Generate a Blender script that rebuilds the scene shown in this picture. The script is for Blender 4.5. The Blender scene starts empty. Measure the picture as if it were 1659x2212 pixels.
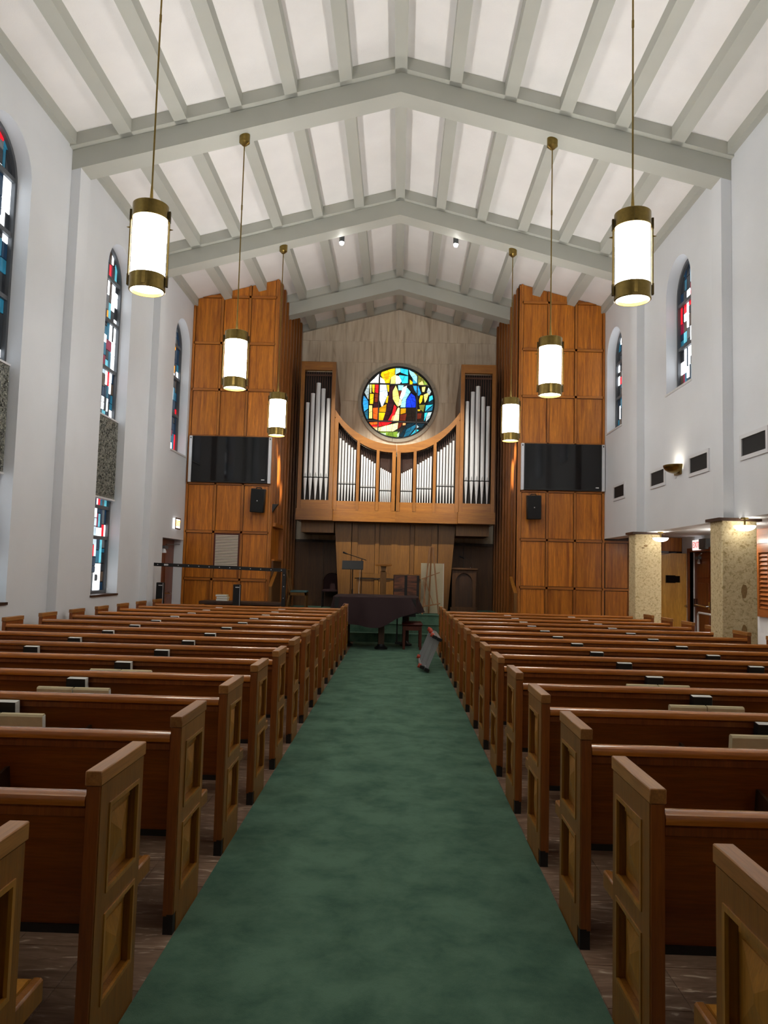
import bpy, bmesh, math, random
from mathutils import Matrix, Vector
S = bpy.context.scene
COL = S.collection
R_ = random.Random(7)
PI = math.pi

# ------------------------------------------------------------------ camera, world, exposure
cam = bpy.data.cameras.new('camera')
camo = bpy.data.objects.new('camera', cam)
COL.objects.link(camo)
CR = [[0.9995051908, -0.0244888927, -0.0197400022], [0.0178240535, -0.0761298558, 0.9969385880], [0.0259167257, 0.9967971404, 0.0756556947]]
camo.matrix_world = Matrix([[CR[i][0], CR[i][1], -CR[i][2], (0, 0, 1.545)[i]] for i in range(3)] + [[0, 0, 0, 1]])
cam.sensor_fit = 'VERTICAL'
cam.sensor_height = 36
cam.sensor_width = 36
cam.lens = 1650 / 2212 * 36
cam.clip_start = .02
S.camera = camo
w = bpy.data.worlds.new('world')
S.world = w
w.use_nodes = True
w.node_tree.nodes['Background'].inputs[0].default_value = (.75, .83, 1, 1)
w.node_tree.nodes['Background'].inputs[1].default_value = .5
S.view_settings.view_transform = 'Standard'
S.view_settings.look = 'None'
S.view_settings.gamma = 1
S.view_settings.use_curve_mapping = False
S.view_settings.exposure = 0.25
LAMP = 24.0        # pendant glass
UPL = 175.0        # open tops of the pendants
SPOT = 1000.0       # ceiling spots on the organ

# ------------------------------------------------------------------ materials
def lin(h):
    if isinstance(h, str):
        c = [int(h[i:i + 2], 16) / 255 for i in (0, 2, 4)]
        return tuple(x / 12.92 if x <= .04045 else ((x + .055) / 1.055) ** 2.4 for x in c) + (1,)
    return tuple(h)[:3] + (1,)
MATS = {}
def nodes(name):
    m = bpy.data.materials.new(name)
    m.use_nodes = True
    MATS[name] = m
    nt = m.node_tree
    return m, nt, nt.nodes['Principled BSDF'], nt.nodes.new, nt.links.new
def plain(name, c, rough=.6, metal=0, emit=None, es=0, coat=0, noise=0, nscale=8, bump=0, bscale=200, spec=None):
    m, nt, P, N, L = nodes(name)
    P.inputs['Base Color'].default_value = lin(c)
    P.inputs['Roughness'].default_value = rough
    P.inputs['Metallic'].default_value = metal
    P.inputs['Coat Weight'].default_value = coat
    if spec is not None:
        P.inputs['Specular IOR Level'].default_value = spec
    if emit:
        P.inputs['Emission Color'].default_value = lin(emit)
        P.inputs['Emission Strength'].default_value = es
    tc = N('ShaderNodeTexCoord')
    if noise:
        n = N('ShaderNodeTexNoise'); n.inputs['Scale'].default_value = nscale; n.inputs['Detail'].default_value = 5
        L(tc.outputs['Object'], n.inputs['Vector'])
        mx = N('ShaderNodeMix'); mx.data_type = 'RGBA'; mx.blend_type = 'MULTIPLY'
        mr = N('ShaderNodeMapRange'); mr.inputs[1].default_value = .3; mr.inputs[2].default_value = .7
        mr.inputs[3].default_value = 1 - noise; mr.inputs[4].default_value = 1 + noise
        L(n.outputs['Fac'], mr.inputs[0])
        mx.inputs[0].default_value = 1
        mx.inputs[6].default_value = lin(c)
        L(mr.outputs[0], mx.inputs[7])
        L(mx.outputs[2], P.inputs['Base Color'])
    if bump:
        n2 = N('ShaderNodeTexNoise'); n2.inputs['Scale'].default_value = bscale; n2.inputs['Detail'].default_value = 3
        L(tc.outputs['Object'], n2.inputs['Vector'])
        b = N('ShaderNodeBump'); b.inputs['Strength'].default_value = bump; b.inputs['Distance'].default_value = .01
        L(n2.outputs['Fac'], b.inputs['Height']); L(b.outputs[0], P.inputs['Normal'])
    return m
def wood(name, c1, c2, axis=2, rough=.4, scale=1., coat=.0, contrast=.5):
    m, nt, P, N, L = nodes(name)
    tc = N('ShaderNodeTexCoord'); oi = N('ShaderNodeObjectInfo')
    ad = N('ShaderNodeVectorMath'); ad.operation = 'MULTIPLY_ADD'
    cx = N('ShaderNodeCombineXYZ')
    for i in range(3):
        L(oi.outputs['Random'], cx.inputs[i])
    ad.inputs[1].default_value = (7, 11, 13)
    L(cx.outputs[0], ad.inputs[0]); L(tc.outputs['Object'], ad.inputs[2])
    mp = N('ShaderNodeMapping')
    sc = [9 * scale] * 3; sc[axis] = .55 * scale
    mp.inputs['Scale'].default_value = sc
    L(ad.outputs[0], mp.inputs[0])
    n = N('ShaderNodeTexNoise'); n.inputs['Scale'].default_value = 1.6; n.inputs['Detail'].default_value = 8
    n.inputs['Roughness'].default_value = .62; n.inputs['Distortion'].default_value = .9
    L(mp.outputs[0], n.inputs['Vector'])
    rp = N('ShaderNodeValToRGB')
    rp.color_ramp.elements[0].position = .5 - contrast * .36; rp.color_ramp.elements[0].color = lin(c1)
    rp.color_ramp.elements[1].position = .5 + contrast * .36; rp.color_ramp.elements[1].color = lin(c2)
    L(n.outputs['Fac'], rp.inputs[0])
    n2 = N('ShaderNodeTexNoise'); n2.inputs['Scale'].default_value = 14; n2.inputs['Detail'].default_value = 3
    L(mp.outputs[0], n2.inputs['Vector'])
    mr = N('ShaderNodeMapRange'); mr.inputs[1].default_value = .35; mr.inputs[2].default_value = .65; mr.inputs[3].default_value = .86; mr.inputs[4].default_value = 1.1
    L(n2.outputs['Fac'], mr.inputs[0])
    mr2 = N('ShaderNodeMapRange'); mr2.inputs[3].default_value = .88; mr2.inputs[4].default_value = 1.12
    L(oi.outputs['Random'], mr2.inputs[0])
    mu = N('ShaderNodeMath'); mu.operation = 'MULTIPLY'; L(mr.outputs[0], mu.inputs[0]); L(mr2.outputs[0], mu.inputs[1])
    mx = N('ShaderNodeMix'); mx.data_type = 'RGBA'; mx.blend_type = 'MULTIPLY'; mx.inputs[0].default_value = 1
    L(rp.outputs[0], mx.inputs[6]); L(mu.outputs[0], mx.inputs[7]); L(mx.outputs[2], P.inputs['Base Color'])
    P.inputs['Roughness'].default_value = rough
    P.inputs['Coat Weight'].default_value = coat
    P.inputs['Coat Roughness'].default_value = .15
    b = N('ShaderNodeBump'); b.inputs['Strength'].default_value = .06; b.inputs['Distance'].default_value = .01
    L(n2.outputs['Fac'], b.inputs['Height']); L(b.outputs[0], P.inputs['Normal'])
    return m
plain('plaster', (.74, .76, .79), .75, noise=.03, nscale=1.2, bump=.12, bscale=90)
plain('ceiling_plaster', (.86, .84, .825), .85, noise=.035, nscale=1.6, bump=.25, bscale=70)
plain('beam_paint', (.455, .46, .41), .6, noise=.03, nscale=2, bump=.06, bscale=60)
wood('panel_wood', '8C4808', 'DC8822', 2, .4, 1, .08, .6)
wood('batten_wood', '8A4A0E', 'C47A28', 2, .4, 1, .1, .6)
wood('batten_wood_h', '8A4A0E', 'C47A28', 0, .4, 1, .1, .6)
wood('fin_wood', '7A4210', 'A86424', 2, .45, 1, 0, .6)
wood('oak', '7C480C', 'AE7226', 2, .4, 1.3, .1, .8)
wood('oak_h', '7C480C', 'AE7226', 0, .4, 1.3, .1, .8)
wood('oak_dark', '5E3A10', '84581C', 2, .45, 1.2, .05, .8)
wood('pew_back', '703408', '8E4C10', 0, .36, 1.2, .1, .7)
wood('pew_rail', 'A05A1E', 'C87C30', 0, .25, 1.2, .45, .7)
wood('pew_end', '74440C', '985F1C', 2, .42, 1.2, .08, .7)
wood('pew_post', '74380C', '94521A', 2, .4, 1.2, .08, .7)
wood('pew_cap', '8A5220', 'B07A3C', 1, .42, 1.2, .1, .7)
wood('pew_field', '8A5A14', 'B87E30', 2, .4, 1.2, .1, .8)
wood('dark_wood', '2E1A0C', '4A2C14', 2, .5, 1.2, 0, .6)
wood('wainscot', '4A2C12', '6A431D', 2, .5, 1.2, 0, .6)
wood('red_wood', '46180C', '642612', 2, .4, 1.2, .1, .6)
wood('light_wood', 'B98A58', 'D6AC78', 2, .5, 1.5, 0, .5)
wood('easel_wood', '8A5C34', 'A97848', 2, .5, 1.5, 0, .5)
wood('tan_door', 'C08420', 'E2A840', 2, .4, 1, .1, .6)
wood('door_wood', '5E2A10', '8A4418', 2, .4, 1, .1, .6)
wood('shutter_wood', '84461A', 'A8622A', 1, .4, 1, .1, .6)
plain('toe_black', '1A120C', .6)
plain('brass', '8A7440', .28, 1, noise=.12, nscale=30)
plain('brass_dark', '4A3D22', .35, 1)
plain('lamp_glass', (.9, .88, .8), .4, emit=(1, .97, .92), es=LAMP)
plain('lamp_top', (.9, .88, .8), .4, emit=(1, .98, .945), es=UPL)
plain('lamp_disc', (.9, .85, .6), .4, emit=(1, .93, .66), es=LAMP * .55)
plain('bowl_glass', (.9, .9, .88), .4, emit=(1, .95, .85), es=5)
plain('bowl_fill', (.9, .9, .88), .4, emit=(1, .95, .85), es=40)  # strong glow for the unseen bowls added to brighten the aisle
plain('spot_glow', (1, 1, 1), .4, emit=(1, .97, .92), es=60)
plain('sconce_glow', (1, 1, 1), .4, emit=(1, .96, .88), es=90)
plain('black_plastic', '0B0B0C', .45)
plain('black_mesh', '08080A', .7, bump=.3, bscale=600)
plain('screen_glass', '050506', .06, spec=.5)
plain('silver', 'D4D6DA', .4, .1)
plain('chrome', 'C9CACC', .15, 1)
plain('aluminium', 'A9ABAD', .4, .35)
plain('pipe_metal', 'EDEFF2', .28, .12)
plain('stain_m', '94764A', .7, noise=.2, nscale=30)
plain('slat_brown', '5A3A2C', .6)
plain('white_paint', 'D8D8D8', .5)
plain('white_glow', 'FFFFFF', .5, emit=(1, .98, .95), es=.75)
plain('amber_glow', 'FF8030', .5, emit=(1, .35, .05), es=2.0)
plain('red_ink', 'D04040', .5, emit=(1, .12, .1), es=.5)
plain('grey_metal', '6E7174', .5, .4)
plain('lead', '0C0C0D', .6)
plain('win_frame', '5F6266', .5, .3)
plain('vent_white', 'D6D7DA', .5)
plain('vent_dark', '0C0B0B', .7, bump=.6, bscale=300)
plain('louver', 'DACDBA', .5)
plain('cloth', '2A1518', .85, bump=.15, bscale=400)
plain('leather_red', '4A140E', .35, noise=.15, nscale=20)
plain('teal_fabric', '4F6E70', .85)
plain('wine_fabric', '2C1012', .85)
plain('orange_red', 'B23A22', .45)
plain('book_cream', 'D0BF98', .65, noise=.06, nscale=30)
plain('book_black', '0E0E10', .5)
plain('paper', 'E4E2DC', .8)
plain('gold_ink', 'A88A50', .4, .5)
plain('board', 'C2B596', .7, noise=.08, nscale=6)
plain('strap', 'C09080', .7)
plain('cord', 'C9C9C4', .6)
plain('ring_stone', 'A8A294', .7, noise=.08, nscale=12)
# carpet
def carpet():
    m, nt, P, N, L = nodes('carpet')
    tc = N('ShaderNodeTexCoord')
    n = N('ShaderNodeTexNoise'); n.inputs['Scale'].default_value = 3.2; n.inputs['Detail'].default_value = 9; n.inputs['Roughness'].default_value = .68; n.inputs['Distortion'].default_value = .15
    L(tc.outputs['Object'], n.inputs['Vector'])
    rp = N('ShaderNodeValToRGB')
    rp.color_ramp.elements[0].position = .36; rp.color_ramp.elements[0].color = lin('415E4E')
    rp.color_ramp.elements[1].position = .6; rp.color_ramp.elements[1].color = lin('5C7A66')
    L(n.outputs['Fac'], rp.inputs[0]); L(rp.outputs[0], P.inputs['Base Color'])
    P.inputs['Roughness'].default_value = .95
    P.inputs['Specular IOR Level'].default_value = .1
    P.inputs['Sheen Weight'].default_value = .25
    P.inputs['Sheen Roughness'].default_value = .5
    P.inputs['Sheen Tint'].default_value = lin('7FA598')
    n2 = N('ShaderNodeTexNoise'); n2.inputs['Scale'].default_value = 260; L(tc.outputs['Object'], n2.inputs['Vector'])
    b = N('ShaderNodeBump'); b.inputs['Strength'].default_value = .5; b.inputs['Distance'].default_value = .006
    L(n2.outputs['Fac'], b.inputs['Height']); L(b.outputs[0], P.inputs['Normal'])
carpet()
def tile_mat(name, veins=True):
    m, nt, P, N, L = nodes(name)
    tc = N('ShaderNodeTexCoord'); oi = N('ShaderNodeObjectInfo')
    geo = N('ShaderNodeNewGeometry')
    mp = N('ShaderNodeMapping'); mp.inputs['Scale'].default_value = (3, 14, 3); mp.inputs['Rotation'].default_value = (0, 0, .5)
    L(geo.outputs['Position'], mp.inputs[0])
    n = N('ShaderNodeTexNoise'); n.inputs['Scale'].default_value = 1.8; n.inputs['Detail'].default_value = 7; n.inputs['Distortion'].default_value = 1.5
    L(mp.outputs[0], n.inputs['Vector'])
    rp = N('ShaderNodeValToRGB')
    rp.color_ramp.elements[0].position = .35; rp.color_ramp.elements[0].color = lin('7A604E')
    rp.color_ramp.elements[1].position = .6; rp.color_ramp.elements[1].color = lin('9A7E6A')
    e = rp.color_ramp.elements.new(.66); e.color = lin('D6C4B0')
    L(n.outputs['Fac'], rp.inputs[0])
    mr2 = N('ShaderNodeMapRange'); mr2.inputs[3].default_value = .85; mr2.inputs[4].default_value = 1.12
    L(oi.outputs['Random'], mr2.inputs[0])
    mx = N('ShaderNodeMix'); mx.data_type = 'RGBA'; mx.blend_type = 'MULTIPLY'; mx.inputs[0].default_value = 1
    L(rp.outputs[0], mx.inputs[6]); L(mr2.outputs[0], mx.inputs[7]); L(mx.outputs[2], P.inputs['Base Color'])
    P.inputs['Roughness'].default_value = .32
tile_mat('floor_tile')
def stone(name, ca, cb, cc, scale, stretch, rough=.7, rnd=1):
    m, nt, P, N, L = nodes(name)
    tc = N('ShaderNodeTexCoord'); oi = N('ShaderNodeObjectInfo')
    cx = N('ShaderNodeCombineXYZ')
    for i in range(3): L(oi.outputs['Random'], cx.inputs[i])
    ad = N('ShaderNodeVectorMath'); ad.operation = 'MULTIPLY_ADD'; ad.inputs[1].default_value = (9 * rnd, 5 * rnd, 7 * rnd)
    L(cx.outputs[0], ad.inputs[0]); L(tc.outputs['Object'], ad.inputs[2])
    mp = N('ShaderNodeMapping'); mp.inputs['Scale'].default_value = stretch
    L(ad.outputs[0], mp.inputs[0])
    n = N('ShaderNodeTexNoise'); n.inputs['Scale'].default_value = scale; n.inputs['Detail'].default_value = 8; n.inputs['Distortion'].default_value = .8
    L(mp.outputs[0], n.inputs['Vector'])
    rp = N('ShaderNodeValToRGB')
    rp.color_ramp.elements[0].position = .3; rp.color_ramp.elements[0].color = lin(ca)
    rp.color_ramp.elements[1].position = .46; rp.color_ramp.elements[1].color = lin(cb)
    e = rp.color_ramp.elements.new(.66); e.color = lin(cc)
    L(n.outputs['Fac'], rp.inputs[0]); L(rp.outputs[0], P.inputs['Base Color'])
    P.inputs['Roughness'].default_value = rough
    b = N('ShaderNodeBump'); b.inputs['Strength'].default_value = .2; b.inputs['Distance'].default_value = .01
    L(n.outputs['Fac'], b.inputs['Height']); L(b.outputs[0], P.inputs['Normal'])
stone('travertine', 'C4B196', 'DECEB6', 'EADDC8', 1.8, (5, 5, .5), .7, .03)
stone('column_stone', 'A8905F', 'D6C295', 'E2D2A8', 26, (1, 1, 1.2))
stone('mosaic', '0E0F0F', '4A4D48', 'A8A89A', 38, (1, 1, 1), .5)
stone('curly_wood', '2A1710', '5A3220', '7E4A2C', 2.2, (1.2, 1, 6), .5)
def glass(name, c, es=1.0):
    m, nt, P, N, L = nodes(name)
    c = lin(c)
    tc = N('ShaderNodeTexCoord'); oi = N('ShaderNodeObjectInfo')
    n = N('ShaderNodeTexNoise'); n.inputs['Scale'].default_value = 5; n.inputs['Detail'].default_value = 3
    L(tc.outputs['Object'], n.inputs['Vector'])
    mr = N('ShaderNodeMapRange'); mr.inputs[1].default_value = .3; mr.inputs[2].default_value = .7; mr.inputs[3].default_value = .7 * es; mr.inputs[4].default_value = 1.6 * es
    L(n.outputs['Fac'], mr.inputs[0])
    P.inputs['Base Color'].default_value = tuple(x * .15 for x in c[:3]) + (1,)
    P.inputs['Emission Color'].default_value = c
    L(mr.outputs[0], P.inputs['Emission Strength'])
    P.inputs['Roughness'].default_value = .15
    return m
for k, c, e in [('white', 'F4FAFF', 1.7), ('pale', 'BFD4E0', 1.0), ('grey', '5A5E60', .7), ('smoke', '26282B', .6), ('navy', '12283C', .8), ('teal', '1F5A70', .9), ('aqua', '58A8B8', 1.0), ('red', 'E01828', 1.0), ('wine', '7A1030', .8), ('amber', 'F09A18', 1.0), ('brown', '4A3C30', .7)]:
    glass('gl_' + k, c, e)
for k, c, e in [('white', 'FFFFFF', 1.6), ('icy', 'D8ECF8', 1.25), ('cyan', '30C8E8', 1.15), ('lcyan', '90E0F0', 1.3), ('sky', '2C96D8', 1.1), ('blue', '1038D8', 1.0), ('tealr', '1A6A88', .9), ('dteal', '0C2C38', .8), ('yellow', 'F6C810', 1.1), ('gold', 'D89A08', 1.0), ('pale', 'FFF2A0', 1.35), ('cream', 'F8E878', 1.2), ('red', 'F01820', 1.1), ('orange', 'F06018', 1.1), ('peach', 'F8A060', 1.1), ('maroon', '38101C', .8), ('rust', '782812', .9), ('bark', '20140C', .8), ('olive', '7C7C2C', .9), ('green', '7A9A30', 1.0), ('sage', 'B0C4A0', 1.1), ('ash', 'A8B8B8', 1.1)]:
    glass('rs_' + k, c, e)

# ------------------------------------------------------------------ mesh helpers
class B:
    def __init__(s):
        s.v = []; s.f = []
    def add(s, v, f):
        o = len(s.v); s.v += [tuple(p) for p in v]; s.f += [[i + o for i in q] for q in f]; return s
    def box(s, x0, x1, y0, y1, z0, z1):
        return s.add([(x, y, z) for z in (z0, z1) for y in (y0, y1) for x in (x0, x1)],
                     [(0, 2, 3, 1), (4, 5, 7, 6), (0, 1, 5, 4), (2, 6, 7, 3), (0, 4, 6, 2), (1, 3, 7, 5)])
    def obox(s, c, sz, m=None):
        h = [q / 2 for q in sz]
        vs = [Vector((x * h[0], y * h[1], z * h[2])) for z in (-1, 1) for y in (-1, 1) for x in (-1, 1)]
        if m is not None: vs = [m @ p for p in vs]
        return s.add([tuple(p + Vector(c)) for p in vs], [(0, 2, 3, 1), (4, 5, 7, 6), (0, 1, 5, 4), (2, 6, 7, 3), (0, 4, 6, 2), (1, 3, 7, 5)])
    def bar(s, p0, p1, a, b, up=(0, 0, 1)):
        p0, p1 = Vector(p0), Vector(p1); d = p1 - p0; l = d.length; d.normalize()
        u = Vector(up)
        if abs(u.dot(d)) > .98: u = Vector((0, 1, 0))
        x = d.cross(u).normalized(); z = x.cross(d)
        m = Matrix((x, d, z)).transposed()
        return s.obox((p0 + p1) / 2, (a, l, b), m)
    def cyl(s, p0, p1, r0, r1=None, n=16, caps=True):
        r1 = r0 if r1 is None else r1
        p0, p1 = Vector(p0), Vector(p1); d = (p1 - p0).normalized()
        u = Vector((0, 0, 1)) if abs(d.z) < .9 else Vector((1, 0, 0))
        x = d.cross(u).normalized(); y = d.cross(x)
        vs = []
        for p, r in ((p0, r0), (p1, r1)):
            vs += [tuple(p + (x * math.cos(2 * PI * i / n) + y * math.sin(2 * PI * i / n)) * r) for i in range(n)]
        fs = [(i, (i + 1) % n, n + (i + 1) % n, n + i) for i in range(n)]
        if caps: fs += [tuple(range(n))[::-1], tuple(range(n, 2 * n))]
        return s.add(vs, fs)
    def tube(s, pts, r, n=8):
        for a, b in zip(pts[:-1], pts[1:]): s.cyl(a, b, r, n=n)
        return s
    def lathe(s, prof, c=(0, 0, 0), n=24, a0=0, a1=2 * PI):
        full = abs(a1 - a0 - 2 * PI) < 1e-6
        k = n if full else n + 1
        vs = []
        for i in range(k):
            a = a0 + (a1 - a0) * i / n
            vs += [(c[0] + r * math.cos(a), c[1] + r * math.sin(a), c[2] + z) for r, z in prof]
        m = len(prof)
        fs = []
        for i in range(n):
            j = (i + 1) % k
            for q in range(m - 1): fs.append((i * m + q, j * m + q, j * m + q + 1, i * m + q + 1))
        return s.add(vs, fs)
    def prism(s, poly, f0, f1):
        """poly 2D, f0/f1 map (u,v)->xyz for both caps"""
        n = len(poly)
        return s.add([f0(*p) for p in poly] + [f1(*p) for p in poly],
                     [tuple(range(n)), tuple(range(n, 2 * n))[::-1]] + [(i, n + i, n + (i + 1) % n, (i + 1) % n) for i in range(n)])
    def plate(s, outer, holes, fmap, t):
        cu = bpy.data.curves.new('tmp', 'CURVE'); cu.dimensions = '2D'; cu.fill_mode = 'BOTH'; cu.extrude = t / 2
        for ring in [outer] + holes:
            sp = cu.splines.new('POLY'); sp.points.add(len(ring) - 1)
            for p, q in zip(sp.points, ring): p.co = (q[0], q[1], 0, 1)
            sp.use_cyclic_u = True
        ob = bpy.data.objects.new('tmp', cu)
        me = ob.to_mesh()
        vs = [fmap(v.co.x, v.co.y, v.co.z + t / 2) for v in me.vertices]
        fs = [tuple(p.vertices) for p in me.polygons]
        ob.to_mesh_clear(); bpy.data.objects.remove(ob); bpy.data.curves.remove(cu)
        return s.add(vs, fs)
    def text(s, body, size, fmap):
        cu = bpy.data.curves.new('tmp', 'FONT'); cu.body = body; cu.size = size; cu.align_x = 'CENTER'; cu.align_y = 'CENTER'; cu.extrude = .002
        ob = bpy.data.objects.new('tmp', cu); me = ob.to_mesh()
        vs = [fmap(*v.co) for v in me.vertices]; fs = [tuple(p.vertices) for p in me.polygons]
        ob.to_mesh_clear(); bpy.data.objects.remove(ob); bpy.data.curves.remove(cu)
        return s.add(vs, fs)
    def mesh(s, name, mat, off=(0, 0, 0), bevel=0, smooth=True, weld=True):
        me = bpy.data.meshes.new(name)
        me.from_pydata([(a - off[0], b - off[1], c - off[2]) for a, b, c in s.v], [], s.f)
        bm = bmesh.new(); bm.from_mesh(me)
        if weld: bmesh.ops.remove_doubles(bm, verts=bm.verts, dist=1e-5)
        bmesh.ops.recalc_face_normals(bm, faces=bm.faces)
        if bevel:
            es = [e for e in bm.edges if len(e.link_faces) == 2 and e.calc_face_angle(0) > .5]
            bmesh.ops.bevel(bm, geom=es, offset=bevel, segments=1, affect='EDGES', clamp_overlap=True)
        bm.to_mesh(me); bm.free()
        if smooth:
            me.polygons.foreach_set('use_smooth', [True] * len(me.polygons))
            me.set_sharp_from_angle(angle=math.radians(38))
        me.materials.append(MATS[mat])
        return me
def wloc(p):
    v = Vector((0, 0, 0))
    while p is not None:
        v += p.location; p = p.parent
    return v
def obj(name, b, mat, parent=None, bevel=0, local=False, smooth=True):
    """b in world coordinates (or parent's local ones with local=True)"""
    off = (0, 0, 0) if (local or parent is None) else wloc(parent)
    me = b.mesh(name, mat, off, bevel, smooth) if isinstance(b, B) else b
    o = bpy.data.objects.new(name, me); COL.objects.link(o); o.parent = parent
    return o
def thing(name, label, cat, loc=(0, 0, 0), group=None):
    o = bpy.data.objects.new(name, None); COL.objects.link(o)
    o.empty_display_size = .1; o.location = loc
    o['label'] = label; o['category'] = cat
    if group: o['group'] = group
    return o
def tag(o, label, cat, group=None):
    o['label'] = label; o['category'] = cat
    if group: o['group'] = group
    return o
def struct(name, b, mat, **k):
    o = obj(name, b, mat, **k); o['kind'] = 'structure'; return o
def sroot(name, loc=(0, 0, 0)):
    o = bpy.data.objects.new(name, None); COL.objects.link(o); o.location = loc; o['kind'] = 'structure'; return o
def copy_tree(o, parent=None):
    c = o.copy(); COL.objects.link(c); c.parent = parent
    for ch in o.children:
        copy_tree(ch, c)
    return c
ORD = ['', 'first', 'second', 'third', 'fourth', 'fifth', 'sixth', 'seventh', 'eighth', 'ninth', 'tenth', 'eleventh', 'twelfth', 'thirteenth', 'fourteenth', 'fifteenth']

# ------------------------------------------------------------------ dimensions (metres)
XL, XR, XC = -4.69, 4.45, -.12
HW = 4.57
SL = .2643
YB = -4.4                       # back of the nave, behind the camera
YW = 16.6                       # panelled front walls
YE = 20.0                       # end wall of the chancel
zbeam = lambda x: 8.214 - SL * abs(x - XC)
zpur = lambda x: 8.50 - SL * abs(x - XC)
zpan = lambda x: 8.68 - SL * abs(x - XC)

# ------------------------------------------------------------------ floor, platform
floor = struct('floor', B().box(-5.4, 6.6, YB, 20.4, -.25, -.004), 'floor_tile')
tm = B().box(-.1505, .1505, -.1505, .1505, -.004, 0).mesh('tile', 'floor_tile')
n_t = 0
for side in (-1, 1):
    for j in range(46):
        for i in range(3 if j < 40 else 2):
            x = (-.9 - .153 - i * .305) if side < 0 else (.79 + .153 + i * .305)
            o = bpy.data.objects.new('tile', tm); COL.objects.link(o); o.parent = floor
            o.location = (x, 1.2 + j * .305, 0)
tag(obj('aisle_carpet', B().box(-.899, .785, YB, 16.47, -.004, .006), 'carpet'), 'long green carpet running down the centre aisle', 'carpet')
XP0, XP1 = -2.74, 2.52
plat = sroot('floor_platform', (XC, 16.47, 0))
for i, (y, z) in enumerate([(16.47, .19), (16.80, .38), (17.10, .57)]):
    obj('step', B().box(XP0, XP1, y, (16.80, 17.10, YE)[i], 0, z), 'carpet', plat, bevel=.012)
for i, (y, z) in enumerate([(16.47, .19), (16.80, .38), (17.10, .57)]):
    obj('nosing', B().box(XP0, XP1, y - .02, y + .035, z - .012, z + .006), 'carpet', plat)

# ------------------------------------------------------------------ ceiling
ceil = sroot('ceiling', (XC, 8, 8))
for s in (-1, 1):
    xe = XC + s * (HW + .35)
    b = B().prism([(XC, zpan(XC)), (xe, zpan(xe)), (xe, zpan(xe) + .3), (XC, zpan(XC) + .3)], lambda u, v: (u, YB, v), lambda u, v: (u, YE + .3, v))
    obj('ceiling_slope', b, 'ceiling_plaster', ceil)
    for i in range(1, 6):
        x = XC + s * HW * i / 6
        x0, x1 = x - .085, x + .085
        b = B().prism([(x0, zpur(x0)), (x1, zpur(x1)), (x1, zpan(x1) + .02), (x0, zpan(x0) + .02)], lambda u, v: (u, YB, v), lambda u, v: (u, YE, v))
        obj('purlin', b, 'beam_paint', ceil)
    xw = XC + s * HW
    b = B().box(min(xw, xw - s * .09), max(xw, xw - s * .09), YB, YW + .02, 7.325, 7.52)
    obj('cornice', b, 'beam_paint', ceil)
b = B().prism([(XC - .085, zpur(XC - .085)), (XC, zpur(XC)), (XC + .085, zpur(XC + .085)), (XC + .085, 8.72), (XC - .085, 8.72)], lambda u, v: (u, YB, v), lambda u, v: (u, YE, v))
obj('purlin', b, 'beam_paint', ceil)
def gable(za, zb, y0, y1, x0=XL, x1=XR):
    p = [(x0, za(x0)), (XC, za(XC)), (x1, za(x1)), (x1, zb(x1)), (XC, zb(XC)), (x0, zb(x0))]
    return B().prism(p, lambda u, v: (u, y0, v), lambda u, v: (u, y1, v))
BEAMS = [-.9, 2.8, 6.5, 10.2, 13.9, 17.72]
for y in BEAMS:
    x0, x1 = (XL, XR) if y < 17 else (-2.85, 2.63)
    obj('rafter', gable(zpur, zpan, y - .1, y + .44, x0, x1), 'beam_paint', ceil)
    obj('beam', gable(zbeam, zpur, y, y + .34, x0, x1), 'beam_paint', ceil)
obj('rafter', gable(zpur, zpan, YE - .12, YE + .05, -2.85, 2.63), 'beam_paint', ceil)

# ------------------------------------------------------------------ side walls with arched openings
WW = 1.1; ZS = 6.22
def arch(yc, sill, w=WW, zs=ZS, n=20):
    r = w / 2
    return [(yc - r, sill), (yc + r, sill)] + [(yc + r * math.cos(PI * i / n), zs + r * math.sin(PI * i / n)) for i in range(n + 1)]
LW = [(4.93, 1.04), (8.58, 1.04), (12.21, 1.04), (15.89, 3.90)]
RW = [(4.93, 4.6), (8.58, 4.6), (12.21, 4.6), (15.87, 4.6)]
DOORL = [(15.12, .001), (16.57, .001), (16.57, 2.08), (15.12, 2.08)]
wl = struct('wall_left', B().plate([(YB, 0), (YW + .02, 0), (YW + .02, 7.5), (YB, 7.5)], [arch(*a) for a in LW] + [DOORL], lambda u, v, t: (XL - t, u, v), .24), 'plaster')
wr = struct('wall_right', B().plate([(YB, 2.34), (YW + .02, 2.34), (YW + .02, 7.5), (YB, 7.5)], [arch(*a) for a in RW], lambda u, v, t: (XR + t, u, v), .30), 'plaster')
for y in BEAMS[:-1]:
    obj('pilaster', B().box(XL - .01, XL + .13, y + .004, y + .336, 0, zbeam(XL) + .1), 'plaster', wl)
    obj('pilaster', B().box(XR - .14, XR + .01, y + .004, y + .336, 2.3, zbeam(XR) + .1), 'plaster', wr)
struct('wall_back', B().box(-5.2, 6.6, YB - .2, YB, 0, 9), 'plaster')

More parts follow.
